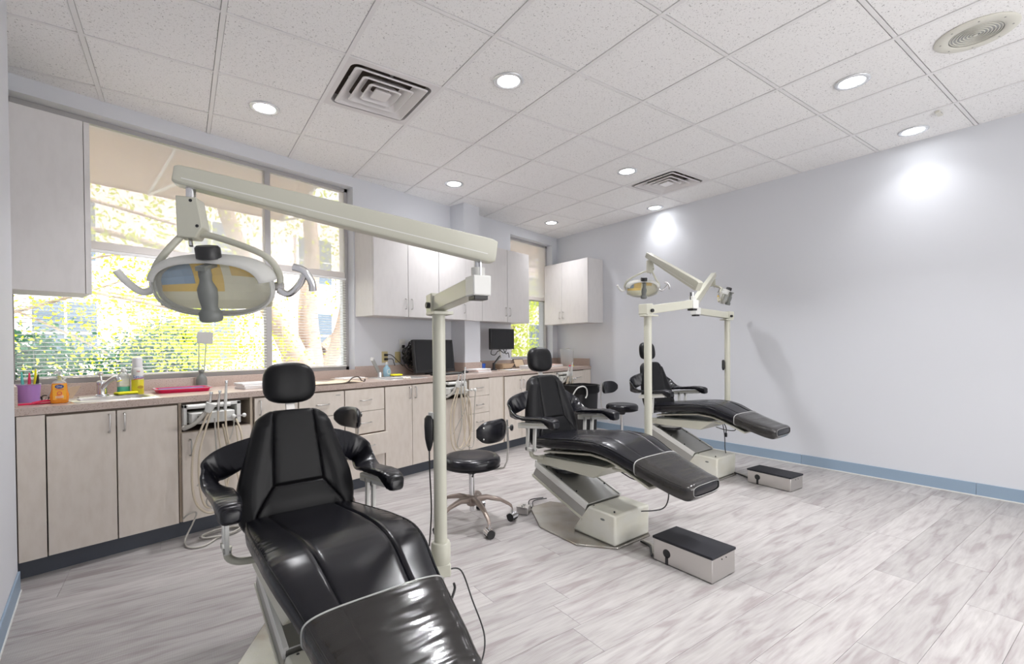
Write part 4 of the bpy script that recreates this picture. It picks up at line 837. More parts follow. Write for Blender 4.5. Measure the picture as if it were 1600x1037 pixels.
    if ctrl:
        z = ctrl; T_ = Rz(ang + 0)
        cp = Matrix.Translation((-.030 * F.y * 0 - .03 * RR.x, -.03 * RR.y, 0))
        MB().box(-.008, .008, -.014, .014, z + .05, z + .075, Mx=cp).build('control_hook', m_white, w, bevel=.002)
        MB().ring([[(hx * math.cos(2 * PI * q / 12), hy * math.sin(2 * PI * q / 12), zz) for q in range(12)] for zz, hx, hy in ((z + .062, .008, .012), (z + .05, .015, .022), (z + .02, .016, .024), (z - .03, .014, .021), (z - .06, .009, .014), (z - .078, .005, .006))], Mx=Matrix.Translation((-.042 * RR.x, -.042 * RR.y, 0))).build('chair_control', m_blk, w, smooth=50)
        MB().tube(spline([(-.042 * RR.x, -.042 * RR.y, z - .075), (-.041 * RR.x, -.041 * RR.y, z - .16), (-.036 * RR.x, -.036 * RR.y, z - .3), (-.04 * RR.x, -.04 * RR.y, zc[1] + .05), (-.046 * RR.x, -.046 * RR.y, zc[1] - .02)], 5), .003, 6).build('control_cord', m_blk, w, smooth=60)
    return w
FC = math.atan2(-1.3, -.35)
post_lamp((1.237, 1.390), 1.318, (1.092, 1.036, 1.383), (1.092, 1.036, 1.475), (1.126, .996, 1.490), (.354, 1.366, 1.618), (1.566, 1.462), (.425, 1.290, 1.346), math.atan2(-.76, -.62), 'near cream dental lamp post with long arm and oval light before the big window', zc=(.334, .418), brk=(1.02, 1.52, 0), ctrl=.855)
post_lamp((3.025, 1.297), 1.385, (3.485, 1.156, 1.483), (3.485, 1.156, 1.570), (3.530, 1.120, 1.612), (3.808, 1.633, 1.953), (1.90, 1.795), (3.770, 1.668, 1.668), math.atan2(-.58, -.81), 'middle cream dental lamp post beside the second chair, oval light raised high', zc=(.41, .49), brk=(2.80, 1.36, 0))
post_lamp((4.822, 1.270), 1.425, (4.426, 1.438, 1.497), (4.424, 1.443, 1.545), (4.40, 1.45, 1.555), (4.970, 1.432, 1.897), (1.85, 1.772), (5.009, 1.374, 1.675), math.atan2(-.95, .15), 'far cream dental lamp post against the right wall, its light turned sideways', zc=(.53, .60), brk=(4.66, 1.30, 0))
o = MB().ring([[(hx * math.cos(2 * PI * q / 10), hy * math.sin(2 * PI * q / 10), zz) for q in range(10)] for zz, hx, hy in ((.05, .006, .008), (.04, .011, .013), (-.03, .011, .013), (-.05, .005, .007))]).build('hand_switch', m_blk, None, smooth=50, loc=(4.795, 1.300, .99)); o['label'] = 'small black hand switch hooked on the far lamp post'; o['category'] = 'switch'
# cord and plug hanging from the near lamp bracket
w = empty('power_cord', (1.26, 1.36, .33), label='thin black cord and plug hanging from the near lamp post bracket', category='cord')
MB().tube(spline([(-.01, .0, -.02), (.04, -.02, -.04), (.06, -.06, -.15), (.045, -.14, -.26), (-.03, -.18, -.322), (-.16, -.20, -.326)], 7), .0032, 7).build('cord', m_blk, w, smooth=60)
MB().tube(spline([(-.02, -.04, -.06), (-.015, -.04, -.08), (-.03, -.045, -.10), (-.05, -.05, -.12)], 5), .005, 8).build('plug_lead', m_blk, w, smooth=60)
MB().box(-.018, .018, -.012, .012, -.03, .0, Mx=Tr(-.06, -.055, -.118) @ Matrix.Rotation(.7, 4, 'Y')).build('plug', m_blk, w, bevel=.004)

# ------------------------------------------------------------------ foot rheostat boxes
def foot_box(c, a, L, Wd, H, label):
    w = empty('foot_stool', (c[0], c[1], 0), a, label=label, category='foot stool')
    t = .004; b = MB(); hx, hy = Wd / 2, L / 2; b.box(-hx, hx, -hy, hy, .004, H - .012); b.build('metal_box', m_steel, w, bevel=.004)
    MB().box(-hx - .004, hx + .004, -hy - .004, hy + .004, H - .014, H).build('rubber_top', m_rub, w, bevel=.003)
    o = MB().prism([(sup(2 * PI * k / 24, 2)[0] * .023 + hy - .085, sup(2 * PI * k / 24, 2)[1] * .023 + .062) for k in range(24)], -hx - .0012, -hx + .001, 'x').build('cord_hole', m_blk, w)
    MB().box(-hx - .0012, -hx + .001, hy - .094, hy - .076, .003, .05).build('cord_slot', m_blk, w)
    for y in (-hy + .03, -hy + .05): pass
    for x in (-.02, .02): MB().sph((x, -hy - .001, H - .03), .0035, 8, 6).build('screw', m_blk, w)
    return w
foot_box((2.553, .848), math.radians(76) - PI / 2, .345, .215, .135, 'steel step box with black rubber top, nearest the camera')
foot_box((4.455, .806), math.radians(74) - PI / 2, .350, .200, .120, 'steel step box with black rubber top, farther one by the third chair')
for q, lab in (([(2.66, 1.17, .012), (2.62, 1.10, .016), (2.55, 1.06, .012), (2.50, 1.035, .02)], 'grey hose pair from the middle chair base to the nearer step box'), ([(4.60, 1.14, .02), (4.58, 1.07, .012), (4.53, 1.01, .012), (4.50, .99, .02)], 'grey hose pair from the far chair base to the farther step box')):
    w = empty('foot_hose', (q[0][0], q[0][1], 0), label=lab, category='hose'); q0 = q[0]
    for d, r, mm in ((0, .0075, m_hoseg), (.014, .006, m_hoseg), (-.014, .006, m_blk)): MB().tube(spline([(p[0] - q0[0] + d, p[1] - q0[1] + abs(d), p[2]) for p in q], 6), r, 8).build('hose', mm, w, smooth=60)
w = empty('outlet_box', (2.60, 2.04, 0), math.radians(20), label='small grey floor outlet box with black cables behind the middle chair', category='outlet')
MB().box(-.035, .035, -.045, .045, 0, .055).build('housing', m_nick, w, bevel=.006)
for x in (-.018, .018): MB().lathe([(.012, .055), (.012, .06), (.001, .061)], 14, Mx=Tr(x, 0, 0)).build('socket', m_alu, w)
MB().tube(spline([(.03, 0, .03), (.12, .0, .012), (.25, .03, .012), (.34, -.05, .012)], 6), .004, 6).build('cable', m_blk, w, smooth=60); MB().tube(spline([(.03, -.02, .03), (.12, -.03, .010), (.25, .0, .010), (.33, -.08, .012)], 6), .004, 6).build('cable', m_blk, w, smooth=60)
w = empty('chair_cord', (2.70, 1.05, 0), label='black cord hanging under the legrest of the middle chair', category='cord')
MB().tube(spline([(.02, .02, .43), (.04, .0, .30), (.0, .02, .22), (-.08, .12, .203)], 6), .0035, 6).build('cord', m_blk, w, smooth=60)
w = empty('chair_cord', (4.50, 1.12, 0), label='black cord and plug hanging under the far chair onto its base', category='cord')
MB().tube(spline([(-.02, .10, .47), (.0, .09, .36), (.01, .09, .25), (.0, .08, .205)], 6), .004, 6).build('cord', m_blk, w, smooth=60); MB().tube(spline([(.02, .10, .47), (.05, .09, .42), (.04, .09, .38)], 6), .004, 6).build('plug_lead', m_blk, w, smooth=60); MB().box(.028, .05, .08, .10, .345, .382).build('plug', m_blk, w, bevel=.004)

# ------------------------------------------------------------------ operator stools
def stool(x, y, a, zs, label, leg0=0.0, r=.195, padz=.0, pada=0.0, bronze=None):
    """a: direction from the seat centre to the backrest"""
    w = empty('operator_stool', (x, y, 0), a, label=label, category='stool'); bz = bronze or m_bronze
    MB().lathe([(.05, zs - .085), (r - .03, zs - .083), (r - .008, zs - .07), (r, zs - .045), (r - .004, zs - .02), (r - .02, zs - .005), (r - .05, zs + .0), (.08, zs - .004), (.001, zs - .006)], 48).build('seat', m_lea, w, smooth=60)
    MB().lathe([(r - .006, zs - .074), (r - .002, zs - .071), (r - .006, zs - .068)], 48, cap=False).build('piping', m_leb, w, smooth=60)
    MB().cyl((0, 0, .17), (0, 0, zs - .09), .0185, n=20).build('gas_column', m_chrome, w, smooth=50); MB().cyl((0, 0, zs - .125), (0, 0, zs - .084), .03, .05, 20).build('seat_mount', m_blk, w, smooth=50)
    MB().cyl((0, 0, .085), (0, 0, .125), .015, n=14).build('column_tip', m_chrome, w, smooth=50)
    MB().tube([(.03, -.05, zs - .10), (.05, -.15, zs - .105)], .005, 8).build('height_lever', m_blk, w); 
    MB().lathe([(.024, .12), (.034, .125), (.040, .15), (.036, .185), (.026, .19)], 24).build('hub', bz, w, smooth=50)
    for k in range(5):
        t = leg0 + k * 2 * PI / 5 - a; d = Vector((math.cos(t), math.sin(t), 0)); n = Vector((-d.y, d.x, 0)); secs = []
        for rr, z, hw, hh in ((.022, .160, .020, .022), (.10, .172, .017, .016), (.19, .150, .014, .012), (.25, .118, .012, .011), (.272, .098, .010, .012), (.278, .080, .009, .012)):
            secs.append([d * rr + n * hw * q[0] + Vector((0, 0, z + hh * q[1])) for q in ((-1, -.6), (-.6, -1), (.6, -1), (1, -.6), (1, .5), (.5, 1), (-.5, 1), (-1, .5))])
        lg = MB().ring(secs).build('leg', bz, w, smooth=45)
        p = d * .275; ca = Tr(p.x, p.y, 0) @ Rz(t + .8 * k)
        c = MB().cyl((-.011, 0, .027), (-.029, 0, .027), .0265, n=20, Mx=ca).cyl((.011, 0, .027), (.029, 0, .027), .0265, n=20, Mx=ca).cyl((-.012, 0, .027), (.012, 0, .027), .008, n=8, Mx=ca).build('caster', m_blk, lg, smooth=40)
        MB().ring([[(xx, .031 * math.cos(q * PI / 9), .027 + .031 * math.sin(q * PI / 9)) for q in range(10)] for xx in (-.030, .030)], closed=False, cap=False, Mx=ca).cyl((0, 0, .055), (0, 0, .085), .006, n=8, Mx=ca).build('caster_hood', m_chrome, lg, smooth=40)
    # back bracket and pad
    zz = zs + .18 + padz
    MB().ring([[(px, s, pz + q) if False else (px + q * nx_, s, pz + q * nz_) for s, q in ((-.016, -.004), (.016, -.004), (.016, .004), (-.016, .004))] for px, pz, nx_, nz_ in ((.08, zs - .09, 0, 1), (r - .02, zs - .09, -.2, 1), (r + .03, zs - .075, -.7, .7), (r + .05, zs - .03, -1, 0), (r + .058, zs + .06, -1, 0), (r + .050, zz + .06, -1, 0))]).build('back_bar', m_nick, w, smooth=40)
    PM = Tr(0, 0, zz) @ Rz(pada)
    secs = []
    for k in range(17):
        u = -1 + k / 8; ang = u * .62; R_ = .26; cx = r + .028 - R_ ; hh = .074 * math.sqrt(max(.12, 1 - abs(u) ** 3.5)); th = .022 * math.sqrt(max(.15, 1 - u ** 6))
        secs.append([((R_ + th * math.cos(q) * -1 - .012) * math.cos(ang) + cx, (R_ + th * -math.cos(q) - .012) * math.sin(ang), hh * math.copysign(abs(math.sin(q)) ** .6, math.sin(q))) for q in [2 * PI * i / 20 for i in range(20)]])
    pd = MB().ring(secs, Mx=PM).build('back_pad', m_lea, w, smooth=60)
    for u in (-.75, .75):
        for z in (-.035, .035): MB().sph(((.272) * math.cos(u * .62) + r + .028 - .26, (.272) * math.sin(u * .62), z), .005, 8, 6, Mx=PM).build('rivet', m_white, pd, smooth=60)
    MB().cyl((r + .05, 0, zz + .01), (r + .085, 0, zz + .01), .008, n=10).build('knob_shaft', m_chrome, w)
    MB().lathe([(.010, 0), (.021, .004), (.021, .016), (.012, .02)], 8, Mx=Matrix.Translation((r + .072, 0, zz + .01)) @ Matrix.Rotation(PI / 2, 4, 'Y')).build('knob', m_blk, w, smooth=30)
    return w
stool(2.235, 2.195, math.atan2(-.81, .43), .462, 'round black stool on castors between the front lamp pole and the middle chair', leg0=math.atan2(1.946 - 2.195, 2.130 - 2.235), pada=-.42)
stool(1.58, 2.92, math.atan2(.05, .98), .54, 'black stool mostly hidden behind the front chair backrest', leg0=.3, padz=-.02)
stool(5.02, 2.47, math.atan2(.90, -.35), .508, 'far round black stool in front of the right wall near the corner', leg0=.9, r=.185, bronze=m_dgrey, pada=-.5)
w = empty('waste_bin', (5.02, 3.02, 0), -.2, label='tall black bin with liner and pale curved handle beside the far stool', category='bin')
def rq(a, b, z): return [(a * sup(2 * PI * k / 28, 5)[0], b * sup(2 * PI * k / 28, 5)[1], z) for k in range(28)]
MB().ring([rq(.15, .13, .0), rq(.16, .14, .02), rq(.185, .16, .68), rq(.195, .17, .685), rq(.195, .17, .70), rq(.175, .15, .70), rq(.15, .13, .05)], cap=False).build('body', m_blk, w, smooth=40)
MB().ring([rq(.150, .13, .06), rq(.151, .131, .062)]).build('bottom', m_blk, w)
MB().ring([rq(.186, .161, .60), rq(.199, .174, .62), rq(.200, .175, .703), rq(.180, .156, .708), rq(.172, .148, .60)], cap=False).build('liner', m_leb, w, smooth=40)
MB().tube(spline([(-.21, -.05, .56), (-.22, -.09, .62), (-.20, -.13, .68), (-.15, -.17, .70), (-.11, -.19, .67), (-.10, -.19, .60), (-.12, -.185, .56)], 6), .008, 10).build('handle', m_white, w, smooth=60)
# ------------------------------------------------------------------ things on the worktop
def col(n, c, r=.4, **k): return mat(n, c, r, **k)
m_paper = col('white_paper', (.80, .80, .80), .7); m_red = col('magenta_plastic', (.72, .02, .10), .35); m_purp = col('lilac_plastic', (.45, .25, .62), .35); m_org = col('orange_soap', (.85, .28, .01), .2, coat=.5)
m_yel = col('yellow_sponge', (.85, .80, .02), .8); m_blue = col('blue_plastic', (.02, .10, .50), .3); m_aqua = col('aqua_soap', (.10, .55, .50), .2); m_tan = col('kraft_tan', (.62, .48, .33), .7); m_sy = col('can_yellow', (.85, .75, .05), .3)
def lobj(name, label, cat, loc, rz=0, **k): return empty(name, loc, rz, label=label, category=cat, **k)
def mixer(x, y, label, s=1.0, a=0.0):
    w = lobj('mixer_tap', label, 'faucet', (x, y, CT + .005), a)
    MB().lathe([(.001, 0), (.035, 0), (.034, .008), (.026, .014), (.024, .07), (.027, .078), (.022, .095), (.001, .10)], 24).build('tap_body', m_chrome, w, smooth=50)
    MB().tube(spline([(.0, -.01, .045), (.02, -.05, .085), (.045, -.10, .115), (.06, -.13, .118)], 6), [.013] * 19, 12).build('spout', m_chrome, w, smooth=60)
    MB().cyl((.06, -.13, .118), (.064, -.138, .098), .014, n=14).build('aerator', m_chrome, w, smooth=50)
    MB().tube([(0, 0, .09), (-.004, .004, .135)], .007, 10).build('lever', m_chrome, w, smooth=50); MB().sph((-.004, .004, .140), .014, 14, 8).build('lever_knob', m_chrome, w, smooth=60)
    MB().box(-.11, .11, -.028, .028, -.004, .003).build('tap_plate', m_steel, w, bevel=.002)
mixer(.585, 3.80, 'chrome mixer tap behind the near sink'); 
w = lobj('mixer_tap', 'grey lever tap leaning beside the second sink, behind blue dish soap', 'faucet', (2.64, 3.82, CT + .005))
MB().box(-.13, .13, -.03, .03, -.004, .004).build('tap_plate', m_steel, w, bevel=.002); MB().lathe([(.001, 0), (.026, 0), (.022, .05), (.001, .055)], 18).build('tap_body', m_chrome, w, smooth=50)
MB().box(-.016, .016, -.01, .01, 0, .17, Mx=Tr(0, 0, .03) @ Matrix.Rotation(-.5, 4, 'Y')).build('lever', m_alu, w, bevel=.004); MB().cyl((-.085, 0, .165), (-.085, 0, .195), .014, n=12).build('lever_cap', m_white, w)
# purple pot with pens
w = lobj('pen_pot', 'lilac plastic pot in the left corner of the worktop', 'pot', (.262, 3.80, CT))
MB().lathe([(.001, 0), (.048, 0), (.054, .10), (.050, .10), (.045, .006), (.001, .006)], 28, cap=False).build('pot', m_purp, w, smooth=50); MB().lathe([(.054, .098), (.056, .10), (.054, .104), (.050, .103)], 28, cap=False).build('rim', m_clearp, w, smooth=50)
for k, (c_, dx, dy, h, nm, lb) in enumerate([(m_aqua, -.02, .01, .165, 'pen', 'aqua pen standing in the lilac pot'), (m_red, .005, -.01, .160, 'pen', 'red marker standing in the lilac pot'), (m_yel, .03, .015, .18, 'highlighter', 'yellow highlighter standing in the lilac pot'), (m_blk, .035, -.02, .15, 'pen', 'dark pen leaning over the rim of the lilac pot')]):
    o = MB().tube([(0, 0, 0), (dx * .5, dy * .5, h * .75), (dx * .55, dy * .55, h)], [.006, .0065, .003], 10).build(nm, c_, None, smooth=40, loc=(.262 + dx * .6, 3.80 + dy * .6, CT + .007)); o['label'] = lb; o['category'] = 'pen'
w = lobj('scissors', 'dark metal scissors leaning right of the lilac pot', 'scissors', (.345, 3.80, CT + .004))
for s in (-1, 1):
    MB().ring([[(x, s * .002 - .001, z), (x + .012, s * .002 - .001, z + .004), (x + .012, s * .002 + .001, z + .004), (x, s * .002 + .001, z)] for x, z in ((-.02, .0), (.02 + .006 * s, .06), (.06 + .012 * s, .125))]).build('blade', m_alu, w)
    MB().tube([(-.028 + .014 * s + .016 * math.cos(t), 0, .01 + .016 * math.sin(t) + .002 * s) for t in [2 * PI * q / 14 for q in range(14)]], .003, 6, loop=True).build('finger_ring', m_blk, w, smooth=60)
o = MB().prism([(0, 0), (.10, .0), (.14, .075), (.045, .062)], -.004, 0, 'y').build('card', m_tan, None, loc=(.355, 3.85, CT + .001)); o['label'] = 'small tan card propped beside the scissors'; o['category'] = 'card'
w = lobj('pink_tongs', 'flat bright pink plastic clip lying before the lilac pot', 'clip', (.290, 3.58, CT))
MB().prism([(-.09, .04), (.02, .05), (.07, .035), (.075, .01), (.0, -.005), (-.09, -.0)], 0, .008, 'z').build('plate', m_red, w, bevel=.003); MB().tube(spline([(-.03, -.02, .01), (.02, -.012, .018), (.08, .02, .012)], 5), .006, 8).build('grip', m_red, w, smooth=60)
# orange pump soap
w = lobj('soap_bottle', 'orange liquid hand soap bottle with a clear pump, left end of the near sink', 'soap bottle', (.368, 3.56, CT + .0005), -.1)
def ov(a, b, z, n=28): return [(a * sup(2 * PI * k / n, 2.6)[0], b * sup(2 * PI * k / n, 2.6)[1], z) for k in range(n)]
MB().ring([ov(.028, .018, 0), ov(.034, .022, .004), ov(.036, .024, .02), ov(.037, .024, .04), ov(.031, .021, .062), ov(.030, .021, .085), ov(.028, .020, .094)]).build('bottle', m_org, w, smooth=50)
MB().ring([ov(.028, .020, .0942), ov(.022, .017, .102), ov(.010, .010, .110), ov(.010, .010, .120)]).build('shoulder', m_clearp, w, smooth=50)
MB().cyl((0, 0, .105), (0, 0, .128), .0065, n=12).build('pump_tube', m_yel, w, smooth=50); MB().lathe([(.011, .118), (.012, .124), (.006, .128), (.005, .142)], 14).build('pump', m_clearp, w, smooth=50); MB().tube([(.006, .004, .146), (-.004, -.004, .148), (-.018, -.020, .142)], .005, 8).build('nozzle', m_clearp, w, smooth=50)
w.scale = (1.08, 1.08, 1.18)
MB().box(-.025, .025, -.0235, -.0228, .018, .090).build('front_label', col('amber_label', (.95, .45, .02), .4), w)
lm = Matrix.Rotation(PI / 2, 4, 'X')
MB().prism([(.017 * math.cos(t), .0098 * math.sin(t) + .079) for t in [2 * PI * q / 24 for q in range(24)]], -.0242, -.0236, 'y').build('logo_oval', col('navy', (.03, .05, .25), .4), w)
text_mesh('Dial', .013, 'logo_lettering', m_paper, w, Tr(0, -.0246, .079) @ lm)
MB().tube([(.008 * math.cos(t), -.0240, .048 + .008 * math.sin(t)) for t in [2 * PI * q / 16 for q in range(16)]], .0013, 5, loop=True).build('label_ring', m_red, w)
for z in (.064, .032, .026): MB().box(-.016, .016, -.0240, -.0236, z, z + .0022).build('label_line', m_red if z > .05 else m_paper, w)
# green bottle, spray can, sponge
w = lobj('dish_soap_bottle', 'clear bottle one third full of green soap, left of the spray can', 'soap bottle', (.700, 3.84, CT))
MB().ring([ov(.030, .020, 0), ov(.033, .022, .006), ov(.033, .022, .055)]).build('green_soap', m_aqua, w, smooth=50); MB().ring([ov(.034, .023, .0552), ov(.034, .023, .10), ov(.028, .019, .13), ov(.016, .012, .15)]).build('bottle', m_clearp, w, smooth=50)
MB().lathe([(.014, .150), (.015, .155), (.012, .170), (.004, .178), (.001, .178)], 16).build('cap', m_white, w, smooth=50); MB().box(-.024, .024, -.0242, -.0236, .065, .108).build('front_label', m_paper, w)
w = lobj('spray_can', 'yellow and white disinfectant spray can beside the green soap bottle', 'spray can', (.765, 3.80, CT))
MB().lathe([(.001, 0), (.031, 0), (.0325, .004), (.0325, .10)], 32).build('lower_can', m_sy, w, smooth=40); MB().lathe([(.0325, .1001), (.0325, .165), (.028, .176), (.024, .180)], 32).build('upper_can', m_white, w, smooth=40)
MB().lathe([(.027, .176), (.0275, .182), (.0265, .238), (.022, .243), (.001, .243)], 28).build('cap', col('cap_white', (.82, .82, .84), .4), w, smooth=40)
tf = Rz(-.10)
for t in (-.30, ): pass
text_mesh('Lysol', .026, 'brand_lettering', col('blue_ink', (.02, .06, .40), .5), w, Rz(.0) @ Tr(-.002, -.0333, .118) @ Matrix.Rotation(.12, 4, 'Y') @ lm)
MB().prism([(-.028, .098), (.028, .108), (.028, .112), (-.028, .102)], -.0333, -.0326, 'y').build('swoosh', col('red_ink', (.6, .03, .03), .5), w); text_mesh('750', .013, 'size_lettering', bpy.data.materials['red_ink'], w, Tr(-.003, -.0330, .152) @ lm)
MB().prism([(.016 * math.cos(t) + .008, .010 * math.sin(t) + .05) for t in [2 * PI * q / 14 for q in range(14)]], -.0332, -.0320, 'y').build('flower_mark', m_blk if False else col('mustard', (.55, .35, .02), .5), w)
def sponge(x, y, a, label):
    w = lobj('sponge', label, 'sponge', (x, y, CT + .001), a); MB().box(-.055, .055, -.032, .032, .008, .024).build('foam', m_yel, w, bevel=.006); MB().box(-.055, .055, -.032, .032, 0, .008).build('scourer', m_dgrey, w, bevel=.003)
sponge(.70, 3.775, .25, 'yellow sponge with dark scourer before the green soap bottle'); sponge(2.865, 3.86, -.1, 'yellow sponge on the ledge behind the second sink')
# tray
w = lobj('tray', 'magenta instrument tray holding purple paper, on the worktop behind the near delivery unit', 'tray', (1.02, 3.82, CT), -.12)
def tr(a, b, z): return [(a * sup(2 * PI * k / 32, 8)[0], b * sup(2 * PI * k / 32, 8)[1], z) for k in range(32)]
MB().ring([tr(.145, .10, 0), tr(.155, .11, .022), tr(.165, .12, .023), tr(.165, .12, .026), tr(.152, .107, .025), tr(.143, .097, .004)], cap=True).build('tray', m_red, w, smooth=30); MB().prism([(-.13, -.085), (.13, -.085), (.13, .085), (-.13, .085)], .018, .022, 'z').build('liner', col('purple_paper', (.12, .06, .28), .5), w)
MB().ring([tr(.152, .107, .0262), tr(.164, .119, .0262), tr(.164, .119, .028), tr(.152, .107, .028)], cap=False, loop=True).build('clear_lid', m_clearp, w)
# dark bottle-shaped stand with a white plate on two rods
w = lobj('mirror_stand', 'dark bottle-shaped stand carrying a small white plate on two rods', 'stand', (1.20, 4.03, CT))
MB().lathe([(.001, 0), (.034, 0), (.036, .006), (.036, .06), (.030, .085), (.016, .10), (.014, .115), (.018, .118), (.018, .135), (.010, .14), (.001, .14)], 28).build('base', m_dgrey, w, smooth=45)
for s in (-1, 1): MB().tube([(s * .018, 0, .125), (s * .024 + .01, 0, .345)], .0036, 8).build('rod', m_alu, w)
MB().box(-.045, .062, -.003, .003, .335, .425, Mx=Matrix.Rotation(.05, 4, 'Y')).build('plate', col('pale_plate', (.42, .42, .40), .4), w, bevel=.003)
# papers
def stack(x, y, a, n, L_, Wd, label, th=.006, name='paper_pack', mm=None, off=.01, z=CT, cat='papers'):
    for k in range(n):
        r = random.Random(k * 7 + int(x * 100)); w = empty(name, (x + r.uniform(-off, off), y + r.uniform(-off, off), z + k * (th + .0004)), a + r.uniform(-.06, .06), label=label[k] if isinstance(label, list) else label, category=cat)
        MB().box(-L_ / 2, L_ / 2, -Wd / 2, Wd / 2, 0, th).build('cover', (mm[k % len(mm)] if mm else m_paper), w, bevel=min(.002, th * .3)); MB().box(-L_ / 2 + .004, L_ / 2 + .0012, -Wd / 2 - .0012, Wd / 2 - .004, th * .25, th * .75).build('page_edges', m_paper, w)
stack(1.45, 3.68, .05, 3, .24, .16, ['lowest white sterile pack in the stack left of the front headrest', 'middle white sterile pack in the stack left of the front headrest', 'top white sterile pack in the stack left of the front headrest'], .014)
# towel-like tan bib with black strap
w = lobj('folded_bib', 'folded cream cloth with dark edging on the worktop right of the front headrest', 'cloth', (1.98, 3.55, CT))
g = []; 
for i in range(13):
    row = []
    for j in range(9):
        x = -.24 + .04 * i; y = -.10 + .03 * j; row.append((x, y, .004 + .018 * max(0, math.sin(i * .55)) * (1 - abs(j - 4) / 6) + .012 * math.exp(-((i - 9) / 1.6) ** 2)))
    g.append(row)
o = MB().ring(g, closed=False, cap=False).build('cloth', col('cream_cloth', (.72, .60, .43), .85), w, smooth=60); md = o.modifiers.new('s', 'SOLIDIFY'); md.thickness = .004; md.offset = 1
MB().tube(spline([(-.24, -.106, .004), (-.05, -.108, .006), (.08, -.106, .01), (.14, -.10, .045), (.20, -.09, .05), (.235, -.085, .015), (.26, -.09, .012), (.262, -.09, .03)], 6), .005, 8).build('edging', m_gap, w, smooth=60)
w = lobj('paper_tray', 'flat pale tray with paper lying left of the second sink', 'tray', (2.38, 3.90, CT)); MB().box(-.16, .12, -.10, .10, 0, .010).build('board', col('pale_wood', (.66, .56, .47), .6), w, bevel=.002); MB().box(-.12, .10, -.08, .08, .0105, .018).build('paper', m_paper, w)
o = MB().tube(spline([(-.04, 0, .010), (-.02, .008, .016), (0, 0, .010), (.02, -.006, .016), (.04, .0, .010)], 4), .009, 8).build('mouth_mould', col('bone_white', (.78, .74, .66), .5), None, smooth=60, loc=(2.68, 3.455, CT - .001)); o['label'] = 'small bone-white dental mould lying at the front rim of the second sink'; o['category'] = 'mould'
w = lobj('dish_soap_bottle', 'pale blue dish soap bottle under the beige wall outlet', 'soap bottle', (2.80, 3.93, CT)); MB().lathe([(.001, 0), (.032, 0), (.036, .01), (.038, .05), (.034, .085), (.016, .105), (.012, .12)], 28).build('bottle', col('pale_blue', (.30, .50, .62), .3), w, smooth=50); MB().lathe([(.013, .12), (.014, .14), (.006, .15), (.001, .15)], 14).build('cap', m_white, w, smooth=50)
MB().tube([(.022 * math.cos(t), -.0375, .05 + .022 * math.sin(t)) for t in [2 * PI * q / 20 for q in range(20)]], .0025, 6, loop=True).build('label_ring', m_paper, w)
# outlets with plugs and tangled cords
def outlet(x, z, label, mm, y=YW, n=2):
    w = empty('wall_outlet', (x, y, z), label=label, category='outlet'); MB().box(-.036, .036, -.006, -.0005, -.058, .058).build('cover_plate', mm, w, bevel=.002)
    for s in (-1, 1): MB().lathe([(.017, 0), (.017, .003), (.001, .0035)], 18, Mx=Tr(0, -.006, .021 * s) @ Matrix.Rotation(PI / 2, 4, 'X')).build('receptacle', mm, w)
    return w
m_be = col('beige_plate', (.55, .47, .25), .45)
w = outlet(2.895, 1.085, 'beige wall outlet with two black plugs above the blue dish soap', m_be)
for z, q in ((.022, [(.0, -.03, .022), (.05, -.05, .02), (.13, -.06, -.05), (.20, -.05, -.10)]), (-.022, [(.0, -.03, -.022), (.06, -.05, -.02), (.08, -.05, -.06), (.085, -.06, -.09)])):
    pl = MB().box(-.014, .02, -.036, -.0095, z - .012, z + .012).build('plug', m_blk, w, bevel=.004); MB().tube(spline(q, 6), .004, 7).build('cord', m_blk, w, smooth=60)
w = outlet(3.12, 1.215, 'white wall outlet with one black plug, highest on the wall by the large monitor', m_white)
MB().box(-.012, .014, -.036, -.0095, -.035, -.005).build('plug', m_blk, w, bevel=.004); MB().tube(spline([(.0, -.03, -.03), (.0, -.04, -.10), (.02, -.05, -.16)], 5), .004, 7).build('cord', m_blk, w, smooth=60)
w = outlet(3.06, 1.08, 'beige wall outlet hidden behind the black cord bundle', m_be)
w = lobj('cord_bundle', 'tangled bundle of black cords beside the large black monitor', 'cords', (3.18, 3.98, 1.10)); r = random.Random(4)
for k in range(26):
    c0 = Vector((r.uniform(-.05, .05), r.uniform(-.03, .03), r.uniform(-.04, .06))); pts = []
    for q in range(7): t = 2 * PI * q / 7; pts.append((c0.x + r.uniform(.04, .12) * math.cos(t), c0.y + r.uniform(.01, .04) * math.sin(t * 2), c0.z + r.uniform(.03, .11) * math.sin(t)))
    MB().tube(spline(pts, 5, closed=True), .0052, 6, loop=True).build('cord', m_blk, w, smooth=60)
for q in ([(-.08, 0, .0), (-.14, -.02, -.10), (-.04, -.05, -.18), (.08, -.04, -.12), (.12, 0, -.05)], [(-.05, 0, -.05), (-.05, -.05, -.16), (.06, -.06, -.19), (.2, -.05, -.15)]): MB().tube(spline(q, 7), .004, 7).build('cord', m_blk, w, smooth=60)
